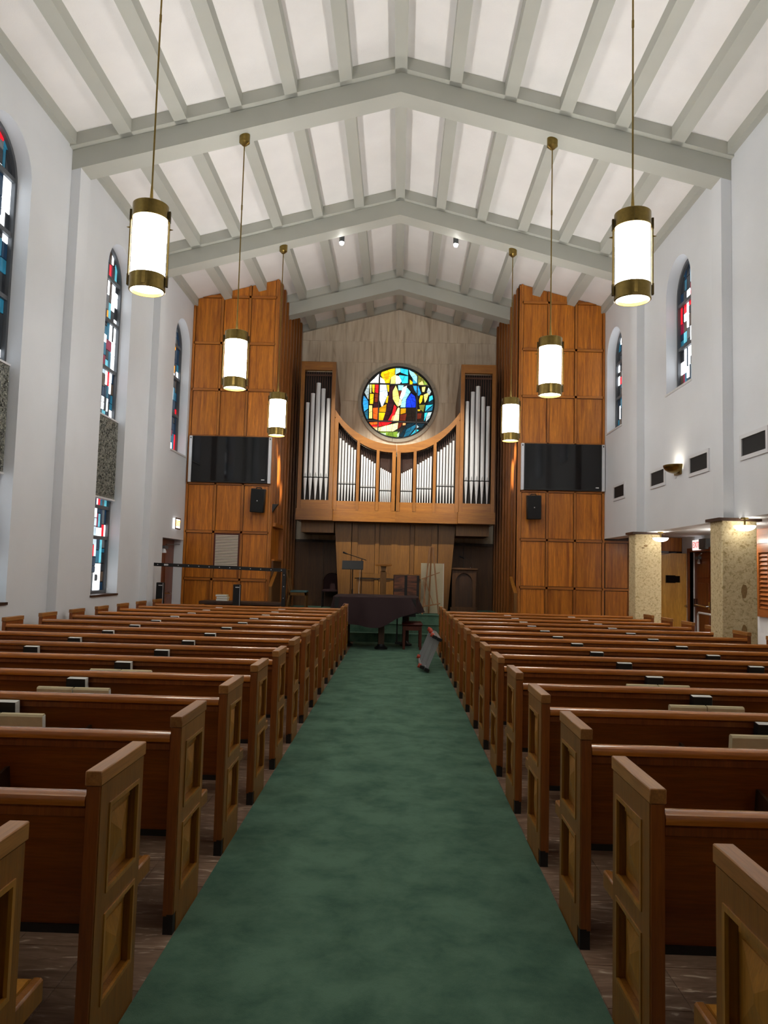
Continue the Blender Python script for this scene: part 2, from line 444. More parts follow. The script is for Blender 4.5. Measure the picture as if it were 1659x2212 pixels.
# stained glass: rectangles split at random, every piece its own pane
def mondrian(u0, u1, v0, v1, rng, depth=0):
    w_, h_ = u1 - u0, v1 - v0
    if (w_ < .16 and h_ < .22) or (depth > 3 and rng.random() < .1 and w_ < .3 and h_ < .5) or (w_ < .11):
        if h_ < .45 or rng.random() < .25:
            return [(u0, u1, v0, v1)]
    if (w_ * 2.1 > h_ and w_ > .14):
        c = u0 + w_ * rng.uniform(.32, .68)
        return mondrian(u0, c, v0, v1, rng, depth + 1) + mondrian(c, u1, v0, v1, rng, depth + 1)
    c = v0 + h_ * rng.uniform(.3, .7)
    return mondrian(u0, u1, v0, c, rng, depth + 1) + mondrian(u0, u1, c, v1, rng, depth + 1)
def clip_poly(poly, a, b, c):   # keep a*x+b*y<=c
    out = []
    for i, p in enumerate(poly):
        q = poly[(i + 1) % len(poly)]
        dp, dq = a * p[0] + b * p[1] - c, a * q[0] + b * q[1] - c
        if dp <= 0: out.append(p)
        if dp * dq < 0:
            t = dp / (dp - dq); out.append((p[0] + (q[0] - p[0]) * t, p[1] + (q[1] - p[1]) * t))
    return out
def clip_rect(poly, u0, u1, v0, v1):
    for a, b, c in ((-1, 0, -u0), (1, 0, u1), (0, -1, -v0), (0, 1, v1)):
        poly = clip_poly(poly, a, b, c)
        if len(poly) < 3: return []
    return poly
GW = ['white'] * 30 + ['pale'] * 9 + ['smoke'] * 24 + ['navy'] * 15 + ['grey'] * 10 + ['teal'] * 10 + ['brown'] * 6 + ['red'] * 4 + ['wine'] * 3 + ['amber'] * 2 + ['aqua'] * 2
GL = ['white'] * 55 + ['pale'] * 14 + ['smoke'] * 10 + ['navy'] * 8 + ['grey'] * 6 + ['red'] * 3 + ['wine'] * 2 + ['amber'] * 2
GD = ['white'] * 18 + ['smoke'] * 26 + ['navy'] * 26 + ['teal'] * 16 + ['grey'] * 8 + ['brown'] * 5 + ['red'] * 2 + ['wine'] * 2 + ['aqua'] * 4
def sg_window(n, side, yc, sill, seed, skip=None):
    rng = random.Random(seed)
    XG = (XL - .23) if side < 0 else (XR + .23)
    sx = 1 if side < 0 else -1     # towards the room
    root = sroot('window_%d' % n, (XG, yc, sill))
    fm = lambda t0: (lambda u, v, t: (XG + sx * (t0 + t), yc + u, v))
    full = [(p[0] - yc, p[1]) for p in arch(yc, sill)]
    obj('lead_came', B().plate(full, [], fm(-.02), .012), 'lead', root, smooth=False)
    r = WW / 2
    inner = [(p[0] - yc, p[1]) for p in arch(yc, sill + .05, WW - .1)]
    obj('window_frame', B().plate(full, [inner], fm(0), .05), 'win_frame', root)
    trans = [z for z in (1.95, 2.45, 4.75, 5.55, 6.25) if z > sill + .3] if side < 0 else [5.35, 6.1]
    for z in trans:
        hw = r - .05 if z <= ZS else math.sqrt(max(0, (r - .05) ** 2 - (z - ZS) ** 2))
        obj('transom', B().box(min(XG, XG + sx * .045), max(XG, XG + sx * .045), yc - hw, yc + hw, z - .028, z + .028), 'win_frame', root)
    cuts = [sill + .05] + trans + [ZS + r]
    k = 0
    for z0, z1 in zip(cuts[:-1], cuts[1:]):
        band = 'mid' if skip and skip[0] < (z0 + z1) / 2 < skip[1] else ''
        for (u0, u1, v0, v1) in mondrian(-r + .05, r - .05, z0, z1, rng):
            if skip and v0 > skip[0] and v1 < skip[1]: continue
            p = clip_rect(inner, u0 + .007, u1 - .007, v0 + .007, v1 - .007)
            if len(p) < 3: continue
            ctr = abs((u0 + u1) / 2)
            c = rng.choice(GL if (u0 + u1) / 2 < -.02 else (GD if (u0 + u1) / 2 > .22 else GW))
            b = B().prism(p, lambda u, v: (XG - sx * .008, yc + u, v), lambda u, v: (XG + sx * .004, yc + u, v))
            obj('pane', b, 'gl_' + c, root, smooth=False)
    obj('window_sill', B().box(min(XG, (XL if side < 0 else XR) + sx * .02), max(XG, (XL if side < 0 else XR) + sx * .02), yc - r - .02, yc + r + .02, sill - .03, sill + .002), 'dark_wood' if (side < 0 and sill < 2) else 'white_paint', root)
    return root
sg_window(1, -1, 8.58, 1.04, 11, (2.6, 3.9))
sg_window(2, -1, 12.21, 1.04, 23, (2.6, 3.9))
sg_window(3, -1, 15.89, 3.90, 31)
sg_window(4, 1, 12.21, 4.6, 47)
sg_window(5, 1, 15.87, 4.6, 52)
sg_window(6, -1, 4.93, 1.04, 61, (2.6, 3.9))
sg_window(7, 1, 8.58, 4.6, 73)
for yc, lb in ((4.93, 'rough grey mosaic relief panel set in the nearest left window'), (8.58, 'rough grey mosaic relief panel at the left edge of the picture'), (12.21, 'rough grey mosaic relief panel in the middle tall window on the left')):
    t = thing('mosaic_panel', lb, 'panel', (XL - .14, yc, 2.58), 'mosaic panels in the left windows')
    y0, y1 = yc - .53, yc + .49
    obj('mosaic_face', B().box(XL - .17, XL - .10, y0, y1, 2.60, 3.90), 'mosaic', t)
    rng = random.Random(int(yc * 10)); b = B()
    for i in range(420):
        y, z = rng.uniform(y0 + .02, y1 - .04), rng.uniform(2.62, 3.86)
        b.box(XL - .102, XL - .094 + rng.random() * .014, y, y + rng.uniform(.008, .022), z, z + rng.uniform(.012, .034))
    o = obj('stone_chips', b, 'mosaic', t, smooth=False); o['kind'] = 'stuff'
    obj('edge_strip', B().box(XL - .18, XL - .085, y0, y1, 3.90, 3.925), 'vent_white', t)
    obj('edge_strip', B().box(XL - .18, XL - .085, y0, y1, 2.575, 2.60), 'vent_white', t)

# ------------------------------------------------------------------ right aisle behind the columns
XO, ZA = 6.12, 2.40
ro = struct('wall_aisle', B().plate([(YB, 0), (YW, 0), (YW, ZA + .1), (YB, ZA + .1)], [[(14.25, .001), (16.16, .001), (16.16, 2.08), (14.25, 2.08)], [(10.6, .98), (13.05, .98), (13.05, 2.1), (10.6, 2.1)]], lambda u, v, t: (XO + t, u, v), .2), 'plaster')
struct('ceiling_aisle', B().box(XR + .29, 6.5, YB, YW + .3, ZA, ZA + .2), 'plaster')
# shutters in the aisle wall
sh = thing('window_shutters', 'orange-brown louvred wooden shutters on the aisle wall at the right edge', 'shutters', (XO, 12, .98))
obj('shutter_frame', B().plate([(10.55, .93), (13.1, .93), (13.1, 2.15), (10.55, 2.15)], [[(10.7 + i * .81, 1.06), (11.38 + i * .81, 1.06), (11.38 + i * .81, 2.0), (10.7 + i * .81, 2.0)] for i in range(3)], lambda u, v, t: (XO - .05 + t, u, v), .07), 'shutter_wood', sh)
obj('valance', B().box(XO - .07, XO + .01, 10.5, 13.15, 2.15, ZA), 'shutter_wood', sh)
sl = B().obox((0, 0, 0), (.012, .68, .075), Matrix.Rotation(.6, 3, 'Y')).mesh('slat', 'shutter_wood')
for i in range(3):
    for j in range(13):
        o = bpy.data.objects.new('slat', sl); COL.objects.link(o); o.parent = sh
        o.location = Vector((XO - .015, 11.04 + i * .81, 1.10 + j * .072)) - sh.location
    obj('tilt_rod', B().box(XO - .06, XO - .048, 11.03 + i * .81, 11.05 + i * .81, 1.08, 1.98), 'shutter_wood', sh)
struct('door_1_frame' if 0 else 'trim_1', B().plate([(14.17, 0), (16.24, 0), (16.24, 2.16), (14.17, 2.16)], [[(14.25, .0005), (16.16, .0005), (16.16, 2.08), (14.25, 2.08)]], lambda u, v, t: (XO - .03 + t, u, v), .1), 'door_wood')
for i, (y0, y1) in enumerate([(15.21, 16.155), (14.255, 15.2)]):
    d = sroot('door_%d' % (i + 1), (XO + .12, (y0 + y1) / 2, 0))
    obj('door_leaf', B().box(XO + .1, XO + .15, y0, y1, .005, 2.075), 'door_wood', d)
    for (a, c) in ((.12, .85), (1.0, 1.45), (1.55, 1.95)):
        obj('door_panel', B().box(XO + .085, XO + .1, y0 + .18, y1 - .18, a, c), 'door_wood', d, bevel=.012)
    yy = (y0 + y1) / 2
    b = B().tube([(XO + .09, y1 - .1, 1.02), (XO + .03, y1 - .14, 1.0), (XO + .02, y0 + .16, .98), (XO + .09, y0 + .1, 1.0)], .014)
    b.box(XO + .05, XO + .1, y1 - .14, y1 - .06, .95, 1.12); b.box(XO + .05, XO + .1, y0 + .06, y0 + .14, .93, 1.08)
    obj('push_bar', b, 'chrome', d)
    b = B().box(XO + .04, XO + .1, y1 - .35, y1 - .15, 1.93, 1.99).bar((XO + .06, y1 - .3, 2.0), (XO - .02, y0 + .3, 2.04), .03, .015)
    obj('door_closer', b, 'grey_metal', d)
    obj('bell', B().lathe([(.0, .1), (.03, .09), (.05, .04), (.055, 0)], (XO + .05, yy + .1, 1.84)), 'chrome', d)
tag(obj('stair_rail', B().tube([(XO - .25, 15.1, .0), (XO - .25, 15.1, .84), (XO - .27, 15.0, .88), (XO - .45, 13.2, .88), (XO - .45, 13.2, .0)], .02), 'white_paint'), 'white tubular rail in front of the wooden exit doors', 'rail')
# exit sign and emergency light on aisle wall
t = thing('exit_sign', 'white exit sign with red letters above the doors on the right', 'sign', (XO - .03, 15.7, 2.11))
obj('sign_box', B().box(XO - .05, XO, 15.5, 15.9, 2.11, 2.32), 'white_glow', t, bevel=.006)
obj('lettering', B().text('EXIT', .17, lambda x, y, z: (XO - .053 - z, 15.7 - x, 2.215 + y)), 'red_ink', t)
tag(obj('emergency_light', B().box(XO - .09, XO, 15.12, 15.46, 2.12, 2.33).box(XO - .1, XO - .09, 15.16, 15.42, 2.15, 2.30), 'grey_metal', bevel=.006), 'grey emergency light box beside the right exit sign', 'light')
# open plain door at end of the aisle
d = sroot('door_3', (5.55, 16.42, 0))
obj('door_leaf', B().plate([(0, .01), (.62, .01), (.62, 2.06), (0, 2.06)], [[(.16, 1.44), (.44, 1.44), (.44, 1.58), (.16, 1.58)]], lambda u, v, t: (5.56 + u * .985, 16.44 - u * .16 + t, v), .045), 'tan_door', d)
obj('door_window', B().box(5.70, 6.0, 16.385, 16.425, 1.43, 1.59), 'screen_glass', d)
b = B().cyl((6.10, 16.36, .95), (6.10, 16.29, .95), .028).lathe([(0, -.035), (.025, -.02), (.035, 0), (.025, .02), (0, .035)], (6.10, 16.27, .95))
obj('door_knob', b, 'chrome', d)
obj('door_frame', B().box(5.48, 5.55, 16.40, 16.62, 0, 2.12), 'grey_metal', d)
obj('door_closer', B().box(5.53, 5.75, 16.36, 16.41, 2.065, 2.10).bar((5.56, 16.33, 2.03), (5.9, 16.33, 2.075), .02, .012), 'grey_metal', d)
# columns
for i, (x0, x1, y0, lb) in enumerate([(4.25, 4.72, 13.80, 'far tan stone column beside the open plain door'), (4.24, 4.70, 10.10, 'near tan stone column with brown stains on its face'), (4.24, 4.70, 6.40, 'tan stone column beside the camera on the right')]):
    t = thing('stone_column', lb, 'column', ((x0 + x1) / 2, y0 + .18, 0), 'stone columns under the right wall')
    obj('column_shaft', B().box(x0, x1, y0, y0 + .37, 0, 2.33), 'column_stone', t, bevel=.01)
    obj('column_cap', B().box(x0 - .05, x1 + .05, y0 - .04, y0 + .41, 2.305, 2.345), 'dark_wood', t)
    if i < 2:
        rng = random.Random(4 + i)
        for (fx, fz, rw, rh) in ([(.62, 1.38, .04, .1), (.62, .85, .035, .1)] if i else [(.4, 2.1, .04, .02), (.3, 2.06, .03, .012)]):
            pts = [(x0 + fx * (x1 - x0) + rw * math.cos(a * PI / 7) * rng.uniform(.75, 1.2), fz + rh * math.sin(a * PI / 7) * rng.uniform(.8, 1.15)) for a in range(14)]
            obj('stain', B().prism(pts, lambda u, v: (u, y0 - .0015, v), lambda u, v: (u, y0 + .002, v)), 'stain_m', t)
# hanging bowl lights
for (x, y, lb) in [(4.62, 13.55, 'small white glass bowl light beside the far stone column'), (4.47, 9.94, 'small white glass bowl light beside the near stained stone column'), (5.2, 11.9, 'unseen bowl light added on the aisle ceiling behind the near column'), (5.72, 13.3, 'unseen bright bowl light added to light the aisle door'), (4.47, 6.2, 'white glass bowl light beside the column nearest the camera')]:  # the two behind the near column are unseen, added to light the aisle
    t = thing('bowl_light', lb, 'light', (x, y, 2.34 if x < 5 else ZA), 'bowl lights of the right aisle')
    zt = 2.34 if x < 4.75 else ZA
    prof = [(.0, -.07)] + [(.135 * math.sin(a), -.07 * math.cos(a)) for a in [i * PI / 16 for i in range(1, 9)]]
    obj('glass_bowl', B().lathe(prof, (x, y, 2.235)), 'bowl_fill' if x > 5 else 'bowl_glass', t)
    obj('stem', B().cyl((x, y, 2.17), (x, y, zt), .012).cyl((x, y, zt - .02), (x, y, zt), .05), 'brass', t)

# ------------------------------------------------------------------ panelled front walls
ZR = [.02, 1.25, 2.28, 3.34, 4.38, 5.43, 6.48, 7.54]
def roof_poly(x0, x1, z0, z1):
    a, c = zpan(x0) - .01, zpan(x1) - .01
    p = [(x0, z0), (x1, z0)]
    if min(a, c) >= z1: return p + [(x1, z1), (x0, z1)]
    return clip_poly(p + [(x1, z1), (x0, z1)], (a - c) / (x1 - x0), 1, a + (a - c) / (x1 - x0) * x0)
def pwall(name, x0, x1, cols, ext=None):
    wv = struct(name, B().prism(roof_poly(x0, x1, 0, 9), lambda u, v: (u, YW + .02, v), lambda u, v: (u, YW + .16, v)), 'dark_wood')
    zs = ZR + [8.5]
    for ci, (a, c) in enumerate(zip(cols[:-1], cols[1:])):
        for z0, z1 in zip(zs[:-1], zs[1:]):
            p = roof_poly(a + .036, c - .036, z0 + .036, z1 - .036)
            if len(p) < 3: continue
            obj('panel', B().prism(p, lambda u, v: (u, YW, v), lambda u, v: (u, YW + .02, v)), 'panel_wood', wv, smooth=False)
    for z in ZR[1:]:
        p = roof_poly(cols[0], cols[-1], z - .026, z + .026)
        if len(p) > 2: obj('batten', B().prism(p, lambda u, v: (u, YW - .03, v), lambda u, v: (u, YW + .02, v)), 'batten_wood_h', wv)
    for x in cols:
        obj('batten', B().prism(roof_poly(x - .024, x + .024, .0, 9), lambda u, v: (u, YW - .03, v), lambda u, v: (u, YW + .02, v)), 'batten_wood', wv)
    return wv
wfl = pwall('wall_front_left', -4.69, -2.79, [-4.66, -4.04, -3.43, -2.83])
wfr = pwall('wall_front_right', 2.56, 4.45, [2.62, 3.21, 3.81, 4.42])
wa = struct('wall_front_aisle', B().box(4.45, 5.5, YW + .02, YW + .16, 0, ZA).box(5.5, 6.4, YW + .02, YW + .16, 2.1, ZA).box(5.4, 6.4, YW + .5, YW + .6, 0, ZA), 'dark_wood')
for (a, c) in ((4.44, 4.99), (4.99, 5.47)):
    for z0, z1 in ((.02, 1.25), (1.25, 2.28)):
        obj('panel', B().box(a + .036, c - .036, YW, YW + .02, z0 + .036, z1 - .036), 'panel_wood', wa)
    obj('batten', B().box(c - .022, c + .022, YW - .016, YW + .01, 0, ZA), 'batten_wood', wa)
obj('panel', B().box(5.5, 6.11, YW, YW + .02, 2.11, ZA), 'panel_wood', wa)
obj('batten', B().box(4.44, 5.47, YW - .022, YW + .01, 1.228, 1.272), 'batten_wood_h', wa)
obj('batten', B().box(4.44, 5.47, YW - .022, YW + .01, 2.258, 2.302), 'batten_wood_h', wa)
# chancel side walls: stepped vertical fins
for s, nm in ((-1, 'wall_chancel_left'), (1, 'wall_chancel_right')):
    xb = -2.84 if s < 0 else 2.62
    wv = struct(nm, B().box(min(xb, xb + s * .15), max(xb, xb + s * .15), YW + .16, YE + .1, 0, 8.15), 'dark_wood')  # dark backing colour stands in for the shade between the fins
    obj('corner_post', B().box(min(xb, xb - s * .06), max(xb, xb - s * .06), YW - .0, YW + .2, 0, zpan(xb) - .02), 'batten_wood', wv)
    for i in range(8):
        y = YW + .22 + i * .40
        tip = xb - s * (.085 + .012 * i)
        z0 = 2.5 if (s < 0 and i < 3) else 0
        obj('fin', B().box(min(xb, tip), max(xb, tip), y, y + .16, z0, zpan(tip) - .03), 'fin_wood', wv)
    if s < 0:
        obj('base_board', B().box(xb, xb + .12, YW + .2, YW + 1.34, 2.44, 2.52), 'batten_wood_h', wv)
        obj('niche_panel', B().box(xb, xb + .02, YW + .2, YW + 1.34, 1.72, 2.44), 'panel_wood', wv)
        obj('niche_ledge', B().box(xb, xb + .12, YW + .2, YW + 1.34, 1.68, 1.72), 'batten_wood_h', wv)
        obj('niche_panel', B().box(xb, xb + .10, YW + .2, YW + 1.34, .0, 1.68), 'wainscot', wv)
        obj('white_strip', B().box(xb + .02, xb + .05, YW + .2, YW + .26, 1.76, 2.42), 'white_paint', wv)

# ------------------------------------------------------------------ end wall of the chancel
we = struct('wall_end', B().box(-3.0, 2.8, YE + .03, YE + .2, 0, 8.9), 'ring_stone')
ze = [2.28, 2.95, 3.95, 4.95, 6.0, 7.05, 7.62, 8.6]
for j, (z0, z1) in enumerate(zip(ze[:-1], ze[1:])):
    xs = [-2.9 + (i + (.5 if j % 2 else 0)) * 1.38 for i in range(-1, 6)]
    for a, c in zip(xs[:-1], xs[1:]):
        a, c = max(a, -2.84), min(c, 2.62)
        if c - a < .05: continue
        p = roof_poly(a + .002, c - .002, z0 + .002, z1 - .002)
        if a < XC < c and z1 > 8: p = [(a + .002, z0 + .002), (c - .002, z0 + .002), (c - .002, zpan(c)), (XC, zpan(XC)), (a + .002, zpan(a))]
        if len(p) < 3: continue
        obj('slab', B().prism(p, lambda u, v: (u, YE, v), lambda u, v: (u, YE + .03, v)), 'travertine', we, smooth=False)
for i in range(6):
    a = -2.84 + i * .91
    obj('wainscot_board', B().box(a + .006, a + .904, YE - .05, YE + .03, .57, 2.22), 'wainscot', we)
obj('wainscot_rail', B().box(-2.84, 2.62, YE - .075, YE + .03, 2.22, 2.29), 'dark_wood', we)
# round window
RC = (-.10, 5.975); RG = .945
rw = sroot('window_8', (RC[0], YE, RC[1]))
def ringpoly(r0, r1, a0, a1, n=10):
    return [(RC[0] + r0 * math.cos(a0 + (a1 - a0) * i / n), RC[1] + r0 * math.sin(a0 + (a1 - a0) * i / n)) for i in range(n + 1)] + \
           [(RC[0] + r1 * math.cos(a1 - (a1 - a0) * i / n), RC[1] + r1 * math.sin(a1 - (a1 - a0) * i / n)) for i in range(n + 1)]
for i in range(6):
    a0 = math.radians(23 + 60 * i + .25); a1 = math.radians(83 + 60 * i - .25)
    obj('ring_stone', B().prism(ringpoly(.975, 1.06, a0, a1), lambda u, v: (u, YE - .07, v), lambda u, v: (u, YE + .01, v)), 'ring_stone', rw)
obj('window_frame', B().lathe([(RG, 0), (RG + .03, 0), (RG + .03, .06), (RG, .06), (RG, 0)], n=64).__class__().plate(
    [(RC[0] + (RG + .032) * math.cos(2 * PI * i / 64), RC[1] + (RG + .032) * math.sin(2 * PI * i / 64)) for i in range(64)],
    [[(RC[0] + RG * math.cos(2 * PI * i / 64), RC[1] + RG * math.sin(2 * PI * i / 64)) for i in range(64)]], lambda u, v, t: (u, YE - .06 + t, v), .06), 'lead', rw)
obj('lead_came', B().plate([(RC[0] + RG * math.cos(2 * PI * i / 64), RC[1] + RG * math.sin(2 * PI * i / 64)) for i in range(64)], [], lambda u, v, t: (u, YE - .012 + t, v), .01), 'lead', rw, smooth=False)
CIRC = [(RG * math.cos(2 * PI * i / 48), RG * math.sin(2 * PI * i / 48)) for i in range(48)]
ART = [
 ('bark', [(870, 860), (1170, 850), (1300, 940), (1310, 1105), (870, 1105)]),
 ('olive', [(1110, 180), (1300, 290), (1420, 440), (1200, 440), (1160, 300)]),
 ('yellow', [(520, 200), (700, 140), (770, 120), (772, 240), (690, 330), (680, 410), (590, 410), (510, 260)]),
 ('gold', [(560, 250), (680, 200), (660, 330), (600, 350)]),
 ('white', [(320, 410), (480, 240), (480, 410)]), ('white', [(495, 290), (580, 350), (600, 410), (495, 410)]),
 ('lcyan', [(776, 120), (870, 110), (870, 200), (776, 250)]), ('cyan', [(870, 110), (1010, 140), (1010, 260), (870, 210)]),
 ('cyan', [(840, 255), (1010, 270), (1010, 400), (900, 410), (870, 320)]),
 ('lcyan', [(1020, 150), (1110, 200), (1195, 300), (1180, 400), (1100, 330), (1035, 230)]), ('sky', [(1090, 320), (1180, 400), (1100, 410)]),
 ('yellow', [(1040, 330), (1100, 380), (1090, 425), (1040, 425)]), ('cream', [(1205, 400), (1270, 350), (1300, 430), (1210, 430)]), ('green', [(1290, 340), (1360, 400), (1340, 430), (1300, 430)]),
 ('cream', [(690, 420), (700, 300), (780, 245), (810, 280), (780, 420)]), ('white', [(785, 262), (850, 275), (893, 370), (865, 415), (785, 422)]),
 ('ash', [(215, 590), (290, 440), (312, 440), (312, 600), (300, 720)]), ('sky', [(195, 650), (225, 650), (300, 745), (305, 880), (215, 950), (185, 790)]), ('tealr', [(220, 960), (305, 900), (305, 1085), (270, 1070)]),
 ('cream', [(320, 440), (355, 440), (350, 600), (330, 600)]), ('yellow', [(362, 440), (412, 440), (405, 600), (372, 580)]), ('yellow', [(325, 610), (400, 610), (390, 800), (330, 800)]), ('cream', [(318, 820), (375, 820), (380, 1065), (322, 1065)]),
 ('red', [(418, 440), (480, 440), (478, 600), (420, 590)]), ('rust', [(418, 600), (478, 605), (470, 765), (412, 765)]), ('maroon', [(405, 770), (480, 770), (480, 860), (390, 860)]), ('orange', [(385, 870), (480, 860), (475, 1085), (395, 1065)]),
 ('icy', [(498, 440), (620, 440), (652, 620), (600, 760), (550, 865), (500, 720)]), ('white', [(500, 640), (560, 560), (600, 700), (545, 850)]),
 ('yellow', [(625, 440), (672, 440), (672, 570), (650, 570)]), ('yellow', [(640, 640), (672, 640), (650, 780), (610, 770)]), ('gold', [(500, 870), (635, 790), (625, 940), (500, 940)]), ('yellow', [(497, 950), (615, 950), (575, 1095), (497, 1095)]),
 ('maroon', [(680, 470), (765, 450), (730, 600), (765, 790), (700, 960), (660, 1095), (580, 1095), (645, 800)]),
 ('lcyan', [(990, 480), (1065, 560), (985, 700), (975, 850), (880, 850), (915, 700)]),
 ('lcyan', [(830, 445), (935, 445), (905, 540), (840, 540)]), ('rust', [(842, 545), (905, 545), (862, 670)]),
 ('cream', [(735, 560), (790, 450), (840, 560), (862, 700), (830, 835), (740, 700)]), ('pale', [(860, 690), (905, 710), (900, 800), (835, 838)]), ('white', [(920, 480), (995, 450), (965, 600), (905, 715), (862, 680)]),
 ('blue', [(978, 850), (990, 700), (1070, 585), (1142, 640), (1165, 740), (1160, 850)]),
 ('bark', [(1040, 450), (1095, 450), (1140, 560), (1165, 600), (1085, 580), (1045, 510)]), ('sky', [(1100, 450), (1200, 450), (1255, 590), (1205, 640), (1125, 530)]),
 ('cream', [(1260, 470), (1330, 460), (1310, 560), (1270, 560)]), ('yellow', [(1212, 720), (1240, 620), (1290, 620), (1270, 740), (1230, 785)]), ('cream', [(1295, 610), (1400, 560), (1360, 700), (1320, 760)]), ('ash', [(1380, 470), (1450, 540), (1400, 620), (1350, 560)]),
 ('cyan', [(1400, 640), (1475, 610), (1485, 690), (1390, 740)]), ('dteal', [(1380, 750), (1488, 700), (1490, 780), (1360, 790)]), ('cyan', [(1340, 800), (1490, 785), (1400, 850), (1330, 920)]), ('tealr', [(1330, 930), (1490, 800), (1475, 900), (1350, 920)]), ('cyan', [(1320, 940), (1375, 930), (1340, 1040), (1315, 1100)]), ('ash', [(1380, 930), (1460, 920), (1420, 1040), (1345, 1105), (1345, 1030)]),
 ('yellow', [(1190, 880), (1250, 880), (1240, 910), (1195, 915)]), ('olive', [(1215, 800), (1330, 790), (1300, 930), (1230, 870)]),
 ('gold', [(885, 870), (985, 865), (985, 950), (885, 980)]), ('rust', [(880, 990), (1000, 960), (980, 1095), (875, 1095)]), ('rust', [(1190, 950), (1270, 950), (1260, 1050), (1190, 1060)]),
 ('red', [(660, 1095), (735, 960), (770, 800), (818, 850), (790, 960), (740, 1100)]), ('pale', [(795, 960), (842, 850), (872, 860), (862, 1100), (750, 1100)]), ('peach', [(745, 1010), (785, 990), (760, 1095), (715, 1095)]),
 ('orange', [(305, 1150), (480, 1125), (480, 1170), (350, 1195)]), ('red', [(340, 1200), (485, 1180), (490, 1125), (745, 1125), (650, 1180), (500, 1215), (375, 1230)]), ('peach', [(380, 1225), (500, 1215), (440, 1260), (405, 1255)]),
 ('pale', [(415, 1262), (660, 1180), (852, 1130), (842, 1240), (760, 1295), (480, 1310)]), ('green', [(500, 1320), (760, 1300), (850, 1290), (840, 1412), (650, 1390)]), ('sage', [(530, 1330), (640, 1325), (630, 1385), (570, 1365)]), ('sage', [(830, 1340), (880, 1290), (870, 1390), (840, 1400)]),
 ('rust', [(855, 1130), (925, 1130), (900, 1210), (845, 1250)]), ('peach', [(930, 1135), (990, 1135), (985, 1175), (930, 1180)]), ('dteal', [(860, 1385), (950, 1250), (1010, 1140), (1170, 1125), (1000, 1260), (940, 1405)]),
 ('tealr', [(1000, 1250), (1170, 1150), (1180, 1190), (1050, 1380), (955, 1400)]), ('dteal', [(1185, 1135), (1330, 1140), (1280, 1220), (1185, 1210)]), ('cyan', [(1100, 1330), (1170, 1240), (1230, 1260), (1170, 1320), (1080, 1370)]), ('ash', [(1180, 1160), (1230, 1200), (1190, 1230)]),
]
def split(poly, lim, rng):
    xs = [p[0] for p in poly]; ys = [p[1] for p in poly]
    w_, h_ = max(xs) - min(xs), max(ys) - min(ys)
    if max(w_, h_) < lim or len(poly) < 3: return [poly]
    a = rng.uniform(-.5, .5) + (0 if w_ > h_ else PI / 2)
    nx, ny = math.cos(a), math.sin(a)
    cx, cy = (max(xs) + min(xs)) / 2, (max(ys) + min(ys)) / 2
    c = nx * cx + ny * cy
    return sum([split(q, lim, rng) for q in (clip_poly(poly, nx, ny, c), clip_poly(poly, -nx, -ny, -c)) if len(q) > 2], [])
rng = random.Random(5)
for li, (c, poly) in enumerate(ART):
    p = [((x - 838) / 650 * .955, -(y - 765) / 650 * .955) for x, y in poly]
    p = [(x * min(1, (RG - .01) / max(1e-6, math.hypot(x, y))), y * min(1, (RG - .01) / max(1e-6, math.hypot(x, y)))) for x, y in p]
    for q in split(p, .215, rng):
        mx_, my_ = sum(a for a, _ in q) / len(q), sum(b_ for _, b_ in q) / len(q)
        q = [(mx_ + (a - mx_) * max(.5, 1 - .006 / max(.01, math.hypot(a - mx_, b_ - my_))), my_ + (b_ - my_) * max(.5, 1 - .006 / max(.01, math.hypot(a - mx_, b_ - my_)))) for a, b_ in q]
        y = YE - .016 - .0004 * li
        obj('pane', B().prism([(RC[0] + a, RC[1] + b_) for a, b_ in q], lambda u, v: (u, y, v), lambda u, v: (u, y + .004, v)), 'rs_' + c, rw, smooth=False)
for (x0, z0, x1, z1) in [(-.80, .49, .80, .465), (-.80, -.505, .80, -.525), (-.515, -.78, -.50, .78), (.495, -.80, .505, .79)]:
    obj('glazing_bar', B().bar((RC[0] + x0, YE - .06, RC[1] + z0), (RC[0] + x1, YE - .06, RC[1] + z1), .03, .022, up=(0, 1, 0)), 'win_frame', rw)

# ------------------------------------------------------------------ organ
YO = 18.3; XO_ = -.095
org = thing('pipe_organ', 'oak pipe organ case with silver pipes below the round window', 'organ', (XC, YO, 2.7))
def pipe(x, y, z0, zm, z1, r, parent):
    b = B().lathe([(.004, z0), (.012, z0), (r, zm - .02)], (x, y, 0), 14)
    b.lathe([(r, zm + .004), (r, z1), (r * .9, z1), (r * .9, z1 - .05)], (x, y, 0), 14)
    p = obj('organ_pipe', b, 'pipe_metal', parent)
    hh = r * 2.2
    m = B().add([(x - r * .55, y - r * 1.0, zm + .004), (x + r * .55, y - r * 1.0, zm + .004), (x + r * .3, y - r * 1.02, zm + hh * .6), (x, y - r * 1.03, zm + hh), (x - r * .3, y - r * 1.02, zm + hh * .6),
                 (x - r * .55, y - r * .7, zm + .004), (x + r * .55, y - r * .7, zm + .004), (x + r * .3, y - r * .7, zm + hh * .6), (x, y - r * .7, zm + hh), (x - r * .3, y - r * .7, zm + hh * .6)],
                [(0, 1, 2, 3, 4), (9, 8, 7, 6, 5)] + [(i, 5 + i, 5 + (i + 1) % 5, (i + 1) % 5) for i in range(5)])
    obj('pipe_lip', m, 'aluminium', p)
    obj('pipe_mouth', B().cyl((x, y, zm - .02), (x, y, zm + .004), r * .93, n=12), 'lead', p)
